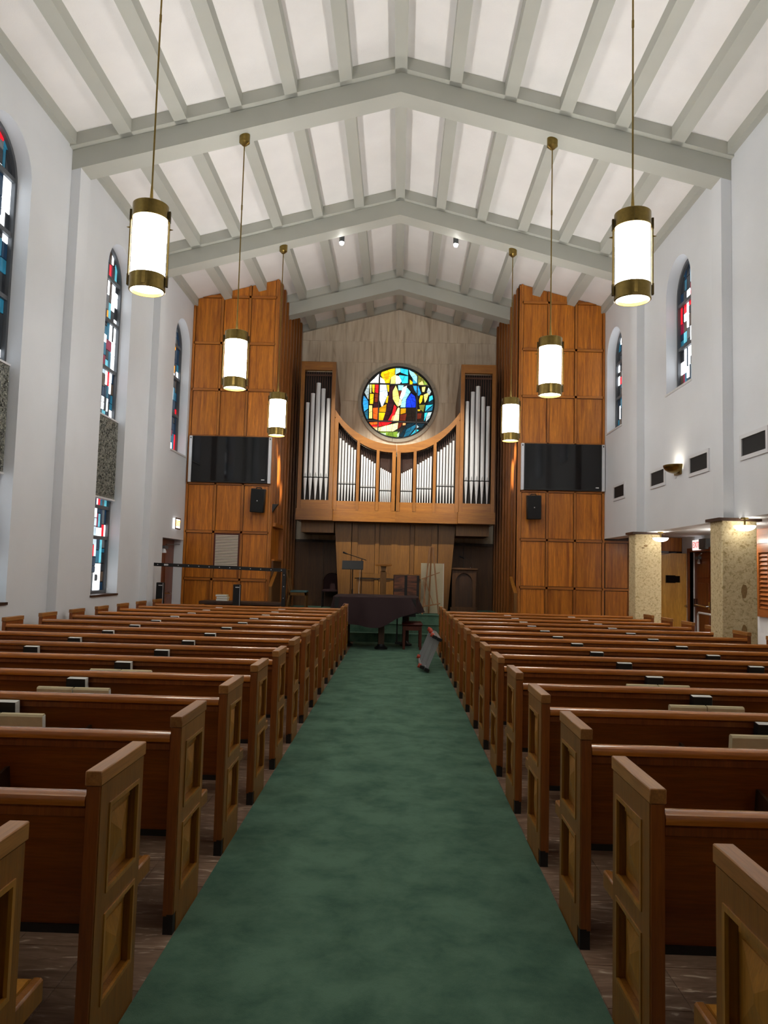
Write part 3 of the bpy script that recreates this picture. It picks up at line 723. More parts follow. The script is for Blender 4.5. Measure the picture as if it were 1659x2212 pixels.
for s in (-1, 1):
    mx = lambda x: x if s < 0 else 2 * XO_ - x
    def bx(a, c, y0, y1, z0, z1):
        a, c = mx(a), mx(c); return B().box(min(a, c), max(a, c), y0, y1, z0, z1)
    X0, X1 = -2.47, -1.62
    obj('tower_base', bx(X0 - .02, X1 + .02, YO - .02, YE, 2.70, 2.98), 'oak_h', org)
    obj('tower_sill', bx(X0 + .09, X1 - .09, YO + .02, YO + .06, 2.98, 3.19), 'oak_h', org)
    obj('tower_stile', bx(X0, X0 + .09, YO, YO + .1, 2.98, 6.58), 'oak', org)
    obj('tower_stile', bx(X1 - .09, X1, YO, YO + .1, 2.98, 6.58), 'oak', org)
    obj('tower_head', bx(X0 + .09, X1 - .09, YO, YO + .1, 6.37, 6.58), 'oak_h', org)
    obj('tower_side', bx(X0, X0 + .03, YO + .1, YE, 2.98, 6.58), 'oak', org)
    side_p = [(YO + .1, 2.98), (YE, 2.98), (YE, 5.9), (YO + .1, 6.58)]
    xa, xb_ = mx(X1 - .03), mx(X1)
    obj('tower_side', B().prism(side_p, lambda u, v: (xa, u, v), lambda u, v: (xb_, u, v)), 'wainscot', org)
    obj('tower_back', bx(X0 + .03, X1 - .03, YO + .3, YO + .33, 2.98, 6.4), 'toe_black', org)
    for i in range(12):
        x = X0 + .115 + i * (X1 - X0 - .23) / 11
        obj('grille_slat', bx(x - .008, x + .008, YO + .2, YO + .225, 5.2, 6.37), 'slat_brown', org)
    obj('grille_bar', bx(X0 + .09, X1 - .09, YO + .18, YO + .2, 6.27, 6.31), 'slat_brown', org)
    for xi, top, r in zip((-2.30, -2.175, -2.045, -1.92, -1.79), (5.58, 5.81, 6.07, 5.93, 5.69), (.046, .05, .056, .05, .046)):
        pipe(mx(xi), YO + .1, 3.19, 3.75, top, r, org)
    # curved middle half
    YM = YO + .12
    Rr = 1.80; zc = 4.585 + Rr
    top = lambda x: zc - math.sqrt(Rr ** 2 - (x - XO_) ** 2) if abs(x - XO_) < Rr else zc
    inn = lambda x: 4.40 + .291 * abs(x - XO_) ** 2.53
    N_ = 16
    xs = [X1 + (XO_ - .005 - X1) * i / N_ for i in range(N_ + 1)]
    poly = [(mx(x), top(x)) for x in xs] + [(mx(x), inn(x)) for x in xs[::-1]]
    obj('curved_rail', B().prism(poly, lambda u, v: (u, YM, v), lambda u, v: (u, YM + .1, v)), 'oak_h', org)
    poly = [(mx(x), top(x)) for x in xs] + [(mx(x), top(x) - .03) for x in xs[::-1]]
    obj('curved_top', B().prism(poly, lambda u, v: (u, YM + .1, v), lambda u, v: (u, YE - .08, v)), 'oak_h', org)
    poly = [(mx(x), 3.0) for x in xs] + [(mx(x), inn(x)) for x in xs[::-1]]
    obj('case_back', B().prism(poly, lambda u, v: (u, YM + .26, v), lambda u, v: (u, YM + .28, v)), 'toe_black', org)
    obj('case_base', bx(X1, XO_, YM, YE, 2.70, 2.97), 'oak_h', org)
    obj('case_sill', bx(X1 + .08, XO_ - .02, YM + .03, YM + .07, 2.97, 3.19), 'oak_h', org)
    for a, c in ((X1 + .0, X1 + .09), (-1.06, -.99), (-.58, -.51), (XO_ - .10, XO_ - .015)):
        zt = inn((a + c) / 2) + .03
        obj('case_stile', bx(a, c, YM - .01, YM + .1, 2.97, zt), 'oak', org)
    for (xa_, xb2, tz0, tz1, zm, r) in ((-1.475, -1.11, 4.73, 4.45, 3.61, .027), (-.935, -.62, 4.33, 4.13, 3.54, .024), (-.465, -.235, 4.02, 3.90, 3.47, .018)):
        for i in range(6):
            pipe(mx(xa_ + (xb2 - xa_) * i / 5), YM + .06, 3.19, zm, tz0 + (tz1 - tz0) * i / 5, r, org)
        nsl = 10
        for i in range(nsl):
            x = xa_ - .03 + (xb2 - xa_ + .06) * i / (nsl - 1)
            obj('grille_slat', bx(x - .006, x + .006, YM + .17, YM + .19, (tz1 - .25), inn(x) + .02), 'slat_brown', org)
    obj('case_bracket', bx(X0 + .08, -1.59, YO + .35, YE - .1, 2.42, 2.70), 'oak_dark', org)
# wooden screen wall carrying the organ
sc_ = thing('organ_support', 'tall oak panelled screen wall standing under the pipe organ', 'screen', (XC, 18.85, .57))
YS = 18.85
for s in (-1, 1):
    mx = lambda x: x if s < 0 else 2 * XC - x + .06
    for (xt, xb3, wd) in ((-1.58, -1.42, .26), (-1.26, -1.14, .14)):
        p = [(mx(xb3), .57), (mx(xb3 + wd), .57), (mx(xb3 + wd), 2.695), (mx(xt), 2.695)] if wd > .2 else [(mx(xb3), .57), (mx(xb3 + wd), .57), (mx(xb3 + wd), 2.695), (mx(xb3), 2.695)]
        obj('post', B().prism(p, lambda u, v: (u, YS - .05, v), lambda u, v: (u, YS + .08, v)), 'oak_dark', sc_)
    for (a, c) in ((-1.0, -.58), (-.46, -.02 + XC - .02)):
        a_, c_ = sorted((mx(a), mx(c)))
        obj('panel', B().box(a_, c_, YS - .01, YS + .03, 1.46, 2.695), 'oak_dark', sc_)
        obj('panel', B().box(a_, c_, YS - .01, YS + .03, .57, 1.34), 'oak_dark', sc_)
    a_, c_ = sorted((mx(-.57), mx(-.47)))
    obj('post', B().box(a_, c_, YS - .03, YS + .05, .57, 2.695), 'oak_dark', sc_)
obj('post', B().box(XC - .05, XC + .11, YS - .03, YS + .05, .57, 2.695), 'oak_dark', sc_)
obj('cross_rail', B().box(-1.02, .84, YS - .036, YS + .05, 1.345, 1.455), 'oak_dark', sc_)
obj('dark_rail', B().box(-1.05, .87, YS - .05, YS - .036, 1.315, 1.335), 'toe_black', sc_)
obj('backing', B().box(-1.4, 1.2, YS + .04, YS + .1, .57, 2.68), 'dark_wood', sc_)

# ------------------------------------------------------------------ pews
PL = 3.55
def endpanel(sgn):
    """outer face at x = sgn*PL/2, local y from 0 (rear) to .42"""
    xo = sgn * PL / 2
    fm = lambda u, v, t: (xo - sgn * (t + .003), u, v)
    rec = [[(.095, .51), (.355, .51), (.355, .772), (.095, .772)], [(.095, .165), (.355, .165), (.355, .427), (.095, .427)]]
    b = B().plate([(.05, .0), (.408, .0), (.408, .852), (.012, .852), (.012, .085), (.05, .085)], rec, fm, .030)
    return b
pew0 = thing('pew', 'pew', 'pew')
for sgn in (-1, 1):
    xo = sgn * PL / 2
    e = obj('pew_end', endpanel(sgn), 'pew_end', pew0, local=True)
    a, c = sorted((xo - sgn * .0335, xo - sgn * .050))
    obj('inner_board', B().box(a, c, .012, .408, .075, .852), 'pew_post', e, local=True)
    a, c = sorted((xo - sgn * .006, xo - sgn * .047))
    obj('rear_post', B().box(a, c, .004, .0125, .085, .852), 'pew_post', e, local=True)
    obj('toe_block', B().box(a, c, .0125, .05, 0, .085), 'toe_black', e, local=True)
    a, c = sorted((xo, xo - sgn * .052))
    obj('cap', B().box(a, c, 0, .42, .854, .90), 'pew_cap', e, local=True, bevel=.003)
    for z0 in (.51, .165):
        y0, y1, z1 = .095, .355, z0 + .262
        e0, e1 = .010, .004
        obj('recess_bead', B().plate([(y0 - e0, z0 - e0), (y1 + e0, z0 - e0), (y1 + e0, z1 + e0), (y0 - e0, z1 + e0)], [[(y0 + e1, z0 + e1), (y1 - e1, z0 + e1), (y1 - e1, z1 - e1), (y0 + e1, z1 - e1)]], lambda u, v, q: (xo + sgn * (.001 - q), u, v), .010), 'pew_field', e, local=True)
        ins = .032
        xa, xb = xo - sgn * .0325, xo - sgn * .012
        b = B().add([(xa, y0 + .004, z0 + .004), (xa, y1 - .004, z0 + .004), (xa, y1 - .004, z1 - .004), (xa, y0 + .004, z1 - .004),
                     (xa, y0 + ins, z0 + ins), (xa, y1 - ins, z0 + ins), (xa, y1 - ins, z1 - ins - .02), (xa, y0 + ins, z1 - ins - .02),
                     (xa + sgn * .005, y0 + ins, z0 + ins), (xa + sgn * .005, y1 - ins, z0 + ins), (xa + sgn * .005, y1 - ins, z1 - ins - .02), (xa + sgn * .005, y0 + ins, z1 - ins - .02),
                     (xb + sgn * .004, (y0 + y1) / 2, z0 + .13 - .01), (xb + sgn * .004, (y0 + y1) / 2, z0 + .14)],
                    [(0, 1, 5, 4), (1, 2, 6, 5), (2, 3, 7, 6), (3, 0, 4, 7), (4, 5, 9, 8), (5, 6, 10, 9), (6, 7, 11, 10), (7, 4, 8, 11), (8, 9, 12), (9, 10, 13, 12), (10, 11, 13), (11, 8, 12, 13)])
        obj('raised_field', b, 'pew_field', e, local=True, smooth=False)
        b = B().bar((xa + sgn * .006, y0 + .03, z1 - .03), (xa + sgn * .006, y1 - .03, z1 - .03), .012, .012)
        obj('moulding', b, 'pew_field', e, local=True)
hl = PL / 2 - .05
pb = B().prism([(.095, .40), (.115, .40), (.052, .80), (.030, .80)], lambda u, v: (-hl, u, v), lambda u, v: (hl, u, v))
obj('backrest', pb, 'pew_back', pew0, local=True)
prof = [(.004, .792), (.0, .806), (.006, .821), (.02, .829), (.05, .829), (.066, .82), (.07, .80), (.066, .787), (.02, .785)]
obj('top_rail', B().prism(prof, lambda u, v: (-hl, u, v), lambda u, v: (hl, u, v)), 'pew_rail', pew0, local=True)
obj('under_moulding', B().box(-hl, hl, .020, .042, .752, .784), 'pew_post', pew0, local=True, bevel=.004)
obj('shadow_strip', B().box(-hl, hl, .085, .12, .375, .40), 'toe_black', pew0, local=True)  # black strip stands in for the shadow line under the backrest
sp = [(.10, .385), (.57, .40), (.595, .41), (.595, .43), (.57, .44), (.10, .42)]
obj('seat', B().prism(sp, lambda u, v: (-hl - .03, u, v) if 0 else (-hl, u, v), lambda u, v: (hl, u, v)), 'pew_field', pew0, local=True)
for sgn in (-1, 1):
    a, c = sorted((sgn * hl, sgn * (hl + .03)))
    obj('seat_end', B().box(a, c, .409, .60, .37, .435), 'pew_end', pew0, local=True, bevel=.006)
for cx_ in (-.58, .58):
    rk = obj('book_rack', B().box(cx_ - .43, cx_ + .43, -.125, .066, .565, .580), 'dark_wood', pew0, local=True)
    obj('rack_lip', B().box(cx_ - .43, cx_ + .43, -.133, -.125, .565, .612), 'dark_wood', rk, local=True)
    for u in (cx_ - .442, cx_ + .43):
        obj('rack_bracket', B().prism([(.08, .48), (.066, .66), (.03, .66), (-.133, .615), (-.133, .565)], lambda p, q: (u, p, q), lambda p, q: (u + .012, p, q)), 'dark_wood', rk, local=True)
SP, Y0 = .885, 2.405
XPL, XPR = -.900 - PL / 2, .786 + PL / 2
first = True
for k in range(-1, 14):
    for side, xc in (('left', XPL), ('right', XPR)):
        p = pew0 if first else copy_tree(pew0)
        first = False
        p.location = (xc, Y0 + SP * k, 0)
        n = 14 - k
        p['label'] = ('dark wooden pew left of the aisle, %s row from the front' if side == 'left' else 'dark wooden pew right of the aisle, %s row from the front') % ORD[n]
        p['group'] = 'rows of pews'

# books in the racks
cream0 = thing('hymn_book', 'x', 'book')
obj('cover', B().prism([(-.02, 0), (.02, 0), (.02, .145), (.012, .155), (-.012, .155), (-.02, .145)], lambda u, v: (-.114, u, v), lambda u, v: (.114, u, v)), 'book_cream', cream0, local=True)
obj('pages', B().box(.112, .1165, -.016, .016, .006, .146), 'paper', cream0, local=True)
black0 = thing('black_book', 'x', 'book')
b = B().box(-.062, .060, -.026, -.0225, 0, .205).box(-.062, .060, .0225, .026, 0, .205).box(-.064, -.060, -.026, .026, 0, .205)
obj('cover', b, 'book_black', black0, local=True)
obj('pages', B().box(-.060, .062, -.0225, .0225, .003, .206), 'paper', black0, local=True)
obj('gold_title', B().box(-.035, .035, -.0268, -.0258, .125, .135), 'gold_ink', black0, local=True)
rng = random.Random(3)
used = {'c': False, 'b': False}
for xc, dx, side, nm, kmin in ((XPL, .595, 'left', 'nearer the aisle', 2), (XPL, -.56, 'left', 'nearer the wall', 5), (XPR, -.575, 'right', 'nearer the aisle', 2), (XPR, .58, 'right', 'nearer the wall', 5)):
    for k in range(kmin, 14):
        yk = Y0 + SP * k
        cx_ = xc + dx + rng.uniform(-.02, .02)
        row = ORD[14 - k]
        def put(proto, key, x, y, z, rz, label, grp, tilt=.13):
            o = proto if not used[key] else copy_tree(proto)
            used[key] = True
            o.location = (x, y, z); o.rotation_euler = (tilt, 0, rz)
            o['label'] = label; o['group'] = grp
        put(black0, 'b', cx_, yk - .005, .585, rng.uniform(-.03, .03), 'black book with white pages, %s pew from the front, %s rack %s' % (row, side, nm), 'black books in the pew racks')
        for q in (-1, 1):
            put(cream0, 'c', cx_ + .005 + q * .1185, yk - .078, .584, rng.uniform(-.02, .02), '%s of two cream hymn books, %s %s-hand pew from front, rack %s' % ('left' if q < 0 else 'right', row, side, nm), 'cream hymn books in the pew racks')

# ------------------------------------------------------------------ pendant lamps
def pendant(x, y, label):
    ztop = zbeam(x)
    t = thing('pendant_lamp', label, 'lamp', (x, y, ztop), 'brass pendant lamps')
    obj('ceiling_canopy', B().lathe([(0, -.14), (.03, -.14), (.05, -.12), (.075, -.10), (.075, .03), (0, .03)], (x, y, ztop)), 'brass', t)
    obj('rod', B().cyl((x, y, 4.79), (x, y, ztop - .1), .0085, n=8).cyl((x, y, 6.55), (x, y, 6.62), .012, n=8), 'brass', t)
    obj('rod_cone', B().cyl((x, y, 4.78), (x, y, 4.98), .02, .009, n=10), 'brass', t)
    obj('top_band', B().lathe([(.150, .72), (.150, .80), (.155, .80), (.160, .795), (.160, .665), (.152, .665)], (x, y, 3.99), 32), 'brass', t)
    obj('top_diffuser', B().lathe([(0, .74), (.149, .74)], (x, y, 3.99), 32), 'lamp_top', t)
    sh_ = obj('glass_shade', B().lathe([(.150, .13), (.150, .67)], (x, y, 3.99), 32), 'lamp_glass', t)
    obj('bottom_band', B().lathe([(.150, .14), (.160, .14), (.160, .005), (.155, .0), (.148, .0), (.148, .12)], (x, y, 3.99), 32), 'brass', t)
    obj('diffuser', B().lathe([(0, .03), (.148, .03)], (x, y, 3.99), 32), 'lamp_disc', t)
    for q in range(4):
        a = q * PI / 2 + (.12 if x < 0 else -.12)
        ca, sa = math.cos(a), math.sin(a)
        m = Matrix.Rotation(a, 3, 'Z')
        c = lambda r, z: (x + r * ca, y + r * sa, 3.99 + z)
        if q % 2:
            for zz in (.07, .73): obj('strap_tab', B().obox(c(.164, zz), (.008, .03, .10), m), 'brass', t)
            continue
        st = obj('side_strap', B().obox(c(.171, .40), (.012, .03, .68), m), 'brass', t)
        for zz in (.10, .70): obj('strap_end', B().obox(c(.1715, zz), (.018, .034, .10), m), 'brass_dark', st)
        obj('strap_pin', B().cyl(c(.165, .585), c(.205, .585), .012, .002, n=8), 'brass', st)
    return t
for y, nl in ((2.97, 'above the rear pews'), (6.67, 'nearest in the picture'), (10.37, 'in the middle of its row'), (14.07, 'nearest the organ')):
    pendant(-2.32, y, 'glowing cylinder pendant lamp with brass bands, left row, ' + nl)
    pendant(2.03, y, 'glowing cylinder pendant lamp with brass bands, right row, ' + nl)

# ceiling spots aimed at the organ, plus an added narrow beam for fin streaks
for x, lb in ((-1.24, 'small round ceiling spotlight left of the ridge, above the organ'), (.97, 'small round ceiling spotlight right of the ridge, above the organ')):
    z = zbeam(x) + .1
    t = thing('ceiling_spotlight', lb, 'spotlight', (x, 14.36, zpur(x)), 'ceiling spotlights')
    zt = zpan(x)
    obj('spot_housing', B().lathe([(0, .14), (.05, .14), (.05, .0), (.047, .0), (.047, .12)], (x, 14.36, 7.86), 20).cyl((x, 14.36, 7.98), (x, 14.36, zt), .012, n=8), 'grey_metal', t)
    obj('spot_bulb', B().lathe([(0, -.045), (.03, -.035), (.045, 0), (.03, .03), (0, .035)], (x, 14.36, 7.85), 16), 'spot_glow', t)
    for tgt, en, sz in (((XC + (x - XC) * .4, 18.6, 4.0), SPOT, 40), ((math.copysign(2.70, x) + XC * .6, 17.25, 3.7), SPOT * 8, 5)):
        l = bpy.data.lights.new('spot_beam', 'SPOT'); l.energy = en; l.spot_size = math.radians(sz); l.spot_blend = .6; l.color = (1, .93, .8) if sz > 20 else (1, .8, .5); l.shadow_soft_size = .05
        lo = bpy.data.objects.new('spot_beam', l); COL.objects.link(lo); lo.parent = t
        lo.location = Vector((x, 14.5, 7.78)) - t.location
        lo.rotation_euler = (Vector(tgt) - Vector((x, 14.5, 7.78))).to_track_quat('-Z', 'Y').to_euler()

# ------------------------------------------------------------------ right wall: sconces and vents
for y, lb in ((12.2, 'brass half-bowl wall sconce glowing upwards between two vents'), (8.5, 'brass half-bowl wall sconce at the right edge of the picture')):
    t = thing('wall_sconce', lb, 'sconce', (XR, y, 3.2), 'brass wall sconces')
    prof = [(.02, -.13)] + [(.02 + .20 * math.sin(a), -.13 * math.cos(a)) for a in [i * PI / 16 for i in range(1, 9)]] + [(.205, .0)]
    prof += [(r - .012, z + .004) for r, z in prof[::-1][1:-1]]
    obj('half_bowl', B().lathe(prof, (XR - .02, y, 3.33), 20, PI / 2, 3 * PI / 2), 'brass', t)
    obj('wall_plate', B().box(XR - .03, XR, y - .13, y + .13, 3.18, 3.325), 'brass', t, bevel=.004)
    obj('bulb', B().box(XR - .17, XR - .14, y - .06, y + .06, 3.262, 3.275), 'sconce_glow', t)
for y0, y1, lb in ((15.10, 15.84, 'small dark vent in white frame nearest the right television'), (12.82, 13.52, 'dark vent in white frame just beyond the brass sconce'), (11.01, 11.72, 'dark vent in white frame on the near side of the brass sconce'), (9.25, 9.95, 'dark vent in white frame at the right edge of the picture')):
    t = thing('wall_vent', lb, 'vent', (XR, (y0 + y1) / 2, 3.1), 'dark vents on the right wall')
    obj('vent_grille', B().box(XR - .006, XR, y0 + .02, y1 - .02, 3.13, 3.37), 'vent_dark', t)
    obj('vent_frame', B().plate([(y0 - .03, 3.085), (y1 + .03, 3.085), (y1 + .03, 3.415), (y0 - .03, 3.415)], [[(y0 + .02, 3.135), (y1 - .02, 3.135), (y1 - .02, 3.365), (y0 + .02, 3.365)]], lambda u, v, q: (XR - .022 + q, u, v), .022), 'vent_white', t)

# ------------------------------------------------------------------ televisions, speakers, grille, left door
def tv(x0, x1, lb):
    t = thing('television', lb, 'television', ((x0 + x1) / 2, YW - .03, 3.35), 'wall televisions')
    obj('housing', B().box(x0 + .07, x1 - .07, YW - .11, YW - .05, 3.355, 4.375), 'black_plastic', t, bevel=.006)
    obj('screen', B().box(x0 + .085, x1 - .085, YW - .114, YW - .11, 3.385, 4.36), 'screen_glass', t)
    for a in (x0, x1 - .065):
        s_ = obj('side_speaker', B().box(a, a + .065, YW - .115, YW - .05, 3.355, 4.375), 'silver', t, bevel=.004)
        obj('speaker_dot', B().box(a + .02, a + .045, YW - .117, YW - .115, 4.315, 4.345), 'black_plastic', s_)
    obj('badge', B().box(x1 - .20, x1 - .13, YW - .1155, YW - .114, 3.42, 3.44), 'white_paint', t)
    obj('wall_bracket', B().box((x0 + x1) / 2 - .45, (x0 + x1) / 2 + .45, YW - .05, YW - .0302, 3.7, 4.0), 'black_plastic', t)
tv(-4.63, -2.82, 'large black television with silver side bars on left panelled wall')
tv(2.62, 4.43, 'large black television with silver side bars on right panelled wall')
for x0, x1, tl, lb in ((-3.20, -2.90, .05, 'black loudspeaker tilted on the wall below the left television'), (2.73, 3.03, -.03, 'black loudspeaker on the wall below the right television')):
    xc = (x0 + x1) / 2
    t = thing('loudspeaker', lb, 'loudspeaker', (xc, YW - .02, 2.7), 'wall loudspeakers')
    m = Matrix.Rotation(tl, 3, 'Y') @ Matrix.Rotation(.12, 3, 'X')
    b = B().prism([(-.15, -.12), (-.15, .06), (-.1, .14), (.1, .14), (.15, .06), (.15, -.12)], lambda u, v: tuple(m @ Vector((u, v, -.255)) + Vector((xc, YW - .20, 2.97))), lambda u, v: tuple(m @ Vector((u, v, .255)) + Vector((xc, YW - .20, 2.97))))
    obj('cabinet', b, 'black_plastic', t, bevel=.012)
    obj('front_grille', B().obox(m @ Vector((0, -.123, 0)) + Vector((xc, YW - .20, 2.97)), (.27, .012, .48), m), 'black_mesh', t)
    obj('emblem', B().obox(m @ Vector((0, -.131, 0)) + Vector((xc, YW - .20, 2.97)), (.02, .004, .02), m), 'silver', t)
    obj('bracket', B().box(xc - .04, xc + .04, YW - .10, YW - .016, 2.9, 3.05), 'black_plastic', t)
    obj('carry_handle', B().tube([tuple(m @ Vector(p) + Vector((xc, YW - .2, 2.97))) for p in ((-.06, 0, .25), (-.05, 0, .28), (.05, 0, .28), (.06, 0, .25))], .012), 'black_plastic', t)
t = thing('air_grille', 'pale slatted air grille in a brown frame on the left panelled wall', 'grille', (-3.735, YW - .02, 1.54))
obj('grille_frame', B().plate([(-4.02, 1.51), (-3.45, 1.51), (-3.45, 2.26), (-4.02, 2.26)], [[(-3.985, 1.545), (-3.485, 1.545), (-3.485, 2.225), (-3.985, 2.225)]], lambda u, v, q: (u, YW - .03 + q, v), .03), 'red_wood', t)
obj('grille_back', B().box(-3.99, -3.48, YW - .008, YW, 1.54, 2.23), 'dark_wood', t)
slm = B().obox((0, 0, 0), (.5, .006, .022), Matrix.Rotation(-.3, 3, 'X')).mesh('slat', 'louver')
for i in range(20):
    o = bpy.data.objects.new('slat', slm); COL.objects.link(o); o.parent = t
    o.location = Vector((-3.735, YW - .02, 1.561 + i * .034)) - t.location
# left door in its deep opening
d = sroot('door_4', (XL - .2, 15.85, 0))
obj('door_leaf', B().box(XL - .24, XL - .19, 15.13, 16.56, .005, 2.07), 'door_wood', d)
for (a, c) in ((.15, .85), (1.0, 1.9)):
    for y0, y1 in ((15.3, 15.72), (15.95, 16.4)):
        obj('door_panel', B().box(XL - .19, XL - .178, y0, y1, a, c), 'door_wood', d, bevel=.01)
b = B().tube([(XL - .18, 15.5, .98), (XL - .11, 15.52, .96), (XL - .10, 16.2, .93), (XL - .18, 16.25, .95)], .015)
obj('push_bar', b, 'chrome', d)
obj('door_closer', B().box(XL - .19, XL - .13, 15.7, 15.95, 1.86, 1.93).bar((XL - .16, 15.9, 1.96), (XL - .03, 16.4, 1.98), .03, .015), 'grey_metal', d)
obj('bell', B().lathe([(0, .09), (.04, .08), (.06, .03), (.06, 0)], (XL - .13, 15.62, 1.78)), 'silver', d)
struct('light_seal_left', B().box(XL - .6, XL - .26, YB, YW + .2, 0, 7.5), 'plaster')  # these three are unseen backings added outside the walls to block light
struct('light_seal_right', B().box(XR + .31, XR + .5, YB, YW + .2, 2.62, 7.6), 'plaster')
struct('light_seal_aisle', B().box(XO + .21, XO + .4, YB, YW + .7, 0, 2.6), 'plaster')
t = thing('exit_sign', 'small glowing exit sign on the left wall above the door', 'sign', (XL + .03, 15.91, 2.29))
obj('sign_box', B().box(XL, XL + .06, 15.74, 16.09, 2.29, 2.51), 'white_glow', t, bevel=.006)
obj('sign_rim', B().plate([(15.73, 2.28), (16.10, 2.28), (16.10, 2.52), (15.73, 2.52)], [[(15.755, 2.305), (16.075, 2.305), (16.075, 2.495), (15.755, 2.495)]], lambda u, v, q: (XL + .056 + q, u, v), .008), 'brass_dark', t)
obj('lettering', B().text('EXIT', .16, lambda x, y, z: (XL + .063 + z, 15.915 + x, 2.40 + y)), 'amber_glow', t)

# ------------------------------------------------------------------ things at the front
# covered grand piano
pi_ = thing('grand_piano', 'grand piano under a dark brown cloth in front of the steps', 'piano', (-.42, 15.4, 0))
Xa, Xb, Ya, Yb = -1.26, .43, 14.75, 16.15
def outline(n=72):
    pts = []
    for i in range(n):
        a = 2 * PI * i / n
        c, s = math.cos(a), math.sin(a)
        r = (abs(c) ** 5 + abs(s) ** 5) ** (-1 / 5)
        x, y = (Xa + Xb) / 2 + (Xb - Xa) / 2 * r * c, (Ya + Yb) / 2 + (Yb - Ya) / 2 * r * s
        pts.append((x, y))
    return pts
ol = outline()
cxp, cyp = (Xa + Xb) / 2, (Ya + Yb) / 2
rng = random.Random(9)
ph = [rng.uniform(0, 6) for _ in range(4)]
rings = []
for lv in range(9):
    ring = []
    for i, (x, y) in enumerate(ol):
        a = 2 * PI * i / len(ol)
        fold = .5 * math.sin(a * 9 + ph[0]) + .35 * math.sin(a * 15 + ph[1]) + .3 * math.sin(a * 4 + ph[2])
        ux, uy = x - cxp, y - cyp; l = math.hypot(ux, uy); ux /= l; uy /= l
        t_ = max(0, (lv - 2) / 6)
        fx = (x - Xa) / (Xb - Xa)
        hem = .47 + (.27 * min(1, max(0, (fx - .55) / .4))) + .03 * math.sin(a * 5)
        if lv == 0: px, py, pz = cxp + (x - cxp) * .55, cyp + (y - cyp) * .55, 1.025 + .01 * fold
        elif lv == 1: px, py, pz = cxp + (x - cxp) * .93, cyp + (y - cyp) * .93, 1.03 + .05 * max(0, (fx - .9)) + .008 * fold
        elif lv == 2: px, py, pz = x, y, 1.005 + .02 * fx
        else:
            off = t_ * (.06 + .085 * fold)
            px, py, pz = x + ux * off, y + uy * off, 1.0 - (1.0 - hem) * t_
        ring.append((px, py, pz))
    rings.append(ring)
b = B(); n = len(ol)
vs = [(cxp, cyp, 1.03)] + [p for r in rings for p in r]
fs = [(0, 1 + (i + 1) % n, 1 + i) for i in range(n)]
for lv in range(8):
    for i in range(n):
        a0, a1 = 1 + lv * n + i, 1 + lv * n + (i + 1) % n
        fs.append((a0, a1, a1 + n, a0 + n))
b.add(vs, fs)
obj('cloth_cover', b, 'cloth', pi_)
obj('piano_case', B().box(Xa + .06, Xb - .06, Ya + .06, Yb - .06, .66, 1.0), 'black_plastic', pi_)
for x, y in ((-.29, 15.05), (-1.0, 15.6), (.2, 15.9)):
    l_ = obj('leg', B().box(x - .06, x + .06, y - .06, y + .06, .1, .68), 'dark_wood', pi_, bevel=.01)
    obj('caster', B().lathe([(0, .007), (.13, .007), (.13, .04), (.08, .07), (.06, .11), (0, .11)], (x, y, .0), 16), 'black_plastic', l_)
obj('pedal_lyre', B().box(.0, .03, 15.4, 15.5, .1, .66).box(.12, .15, 15.4, 15.5, .1, .66).box(-.02, .17, 15.35, 15.52, .08, .12), 'black_plastic', pi_)
t = thing('piano_stool', 'dark wooden piano stool with a red leather seat', 'stool', (.31, 15.35, 0))
sx0, sx1, sy0, sy1 = .11, .52, 15.05, 15.65
obj('seat_cushion', B().box(sx0, sx1, sy0, sy1, .46, .53), 'leather_red', t, bevel=.03)
obj('apron', B().box(sx0 + .02, sx1 - .02, sy0 + .02, sy1 - .02, .38, .46), 'red_wood', t)
for x in (sx0 + .02, sx1 - .07):
    for y in (sy0 + .02, sy1 - .07):
        obj('leg', B().box(x, x + .05, y, y + .05, 0.0065, .40), 'red_wood', t, bevel=.006)
# folding ladder against the pews
t = thing('folding_ladder', 'folded grey aluminium ladder leaning on its side against right pews', 'ladder', (.55, 12.5, .012))
lb_, lt_ = Vector((.47, 0, .03)), Vector((.67, 0, .53))
def LP(f, y, off=0): 
    p = lb_.lerp(lt_, f); nrm = Vector((-(lt_.z - lb_.z), 0, lt_.x - lb_.x)).normalized() * off
    return Vector((p.x + nrm.x, y, p.z + nrm.z))
for j, (off, y0, y1) in enumerate(((0, 11.75, 13.25), (.075, 11.85, 13.3))):
    for f in (0.04, .96):
        obj('side_rail', B().bar(LP(f, y0, off), LP(f, y1, off), .06, .035, up=(lt_ - lb_)), 'aluminium', t, bevel=.004)
    for q in range(5):
        yy = y0 + .12 + q * .31
        obj('rung', B().bar(LP(.06, yy, off), LP(.94, yy, off), .045, .03, up=(0, 1, 0)), 'aluminium', t)
    for f in (.04, .96):
        obj('foot_cap', B().bar(LP(f, y0 - .05, off), LP(f, y0 + .06, off), .07, .045, up=(lt_ - lb_)), 'black_plastic', t)
        obj('end_cap', B().bar(LP(f, y1 - .03, off), LP(f, y1 + .05, off), .07, .045, up=(lt_ - lb_)), 'black_plastic', t)
for q, (f, yy) in enumerate(((.98, 11.95), (1.0, 12.5), (1.0, 12.8), (.98, 13.1), (.1, 12.9), (.04, 11.9))):
    obj('hinge_knob', B().cyl(LP(f, yy, .09), LP(f, yy, .14), .035, n=10), 'orange_red', t)
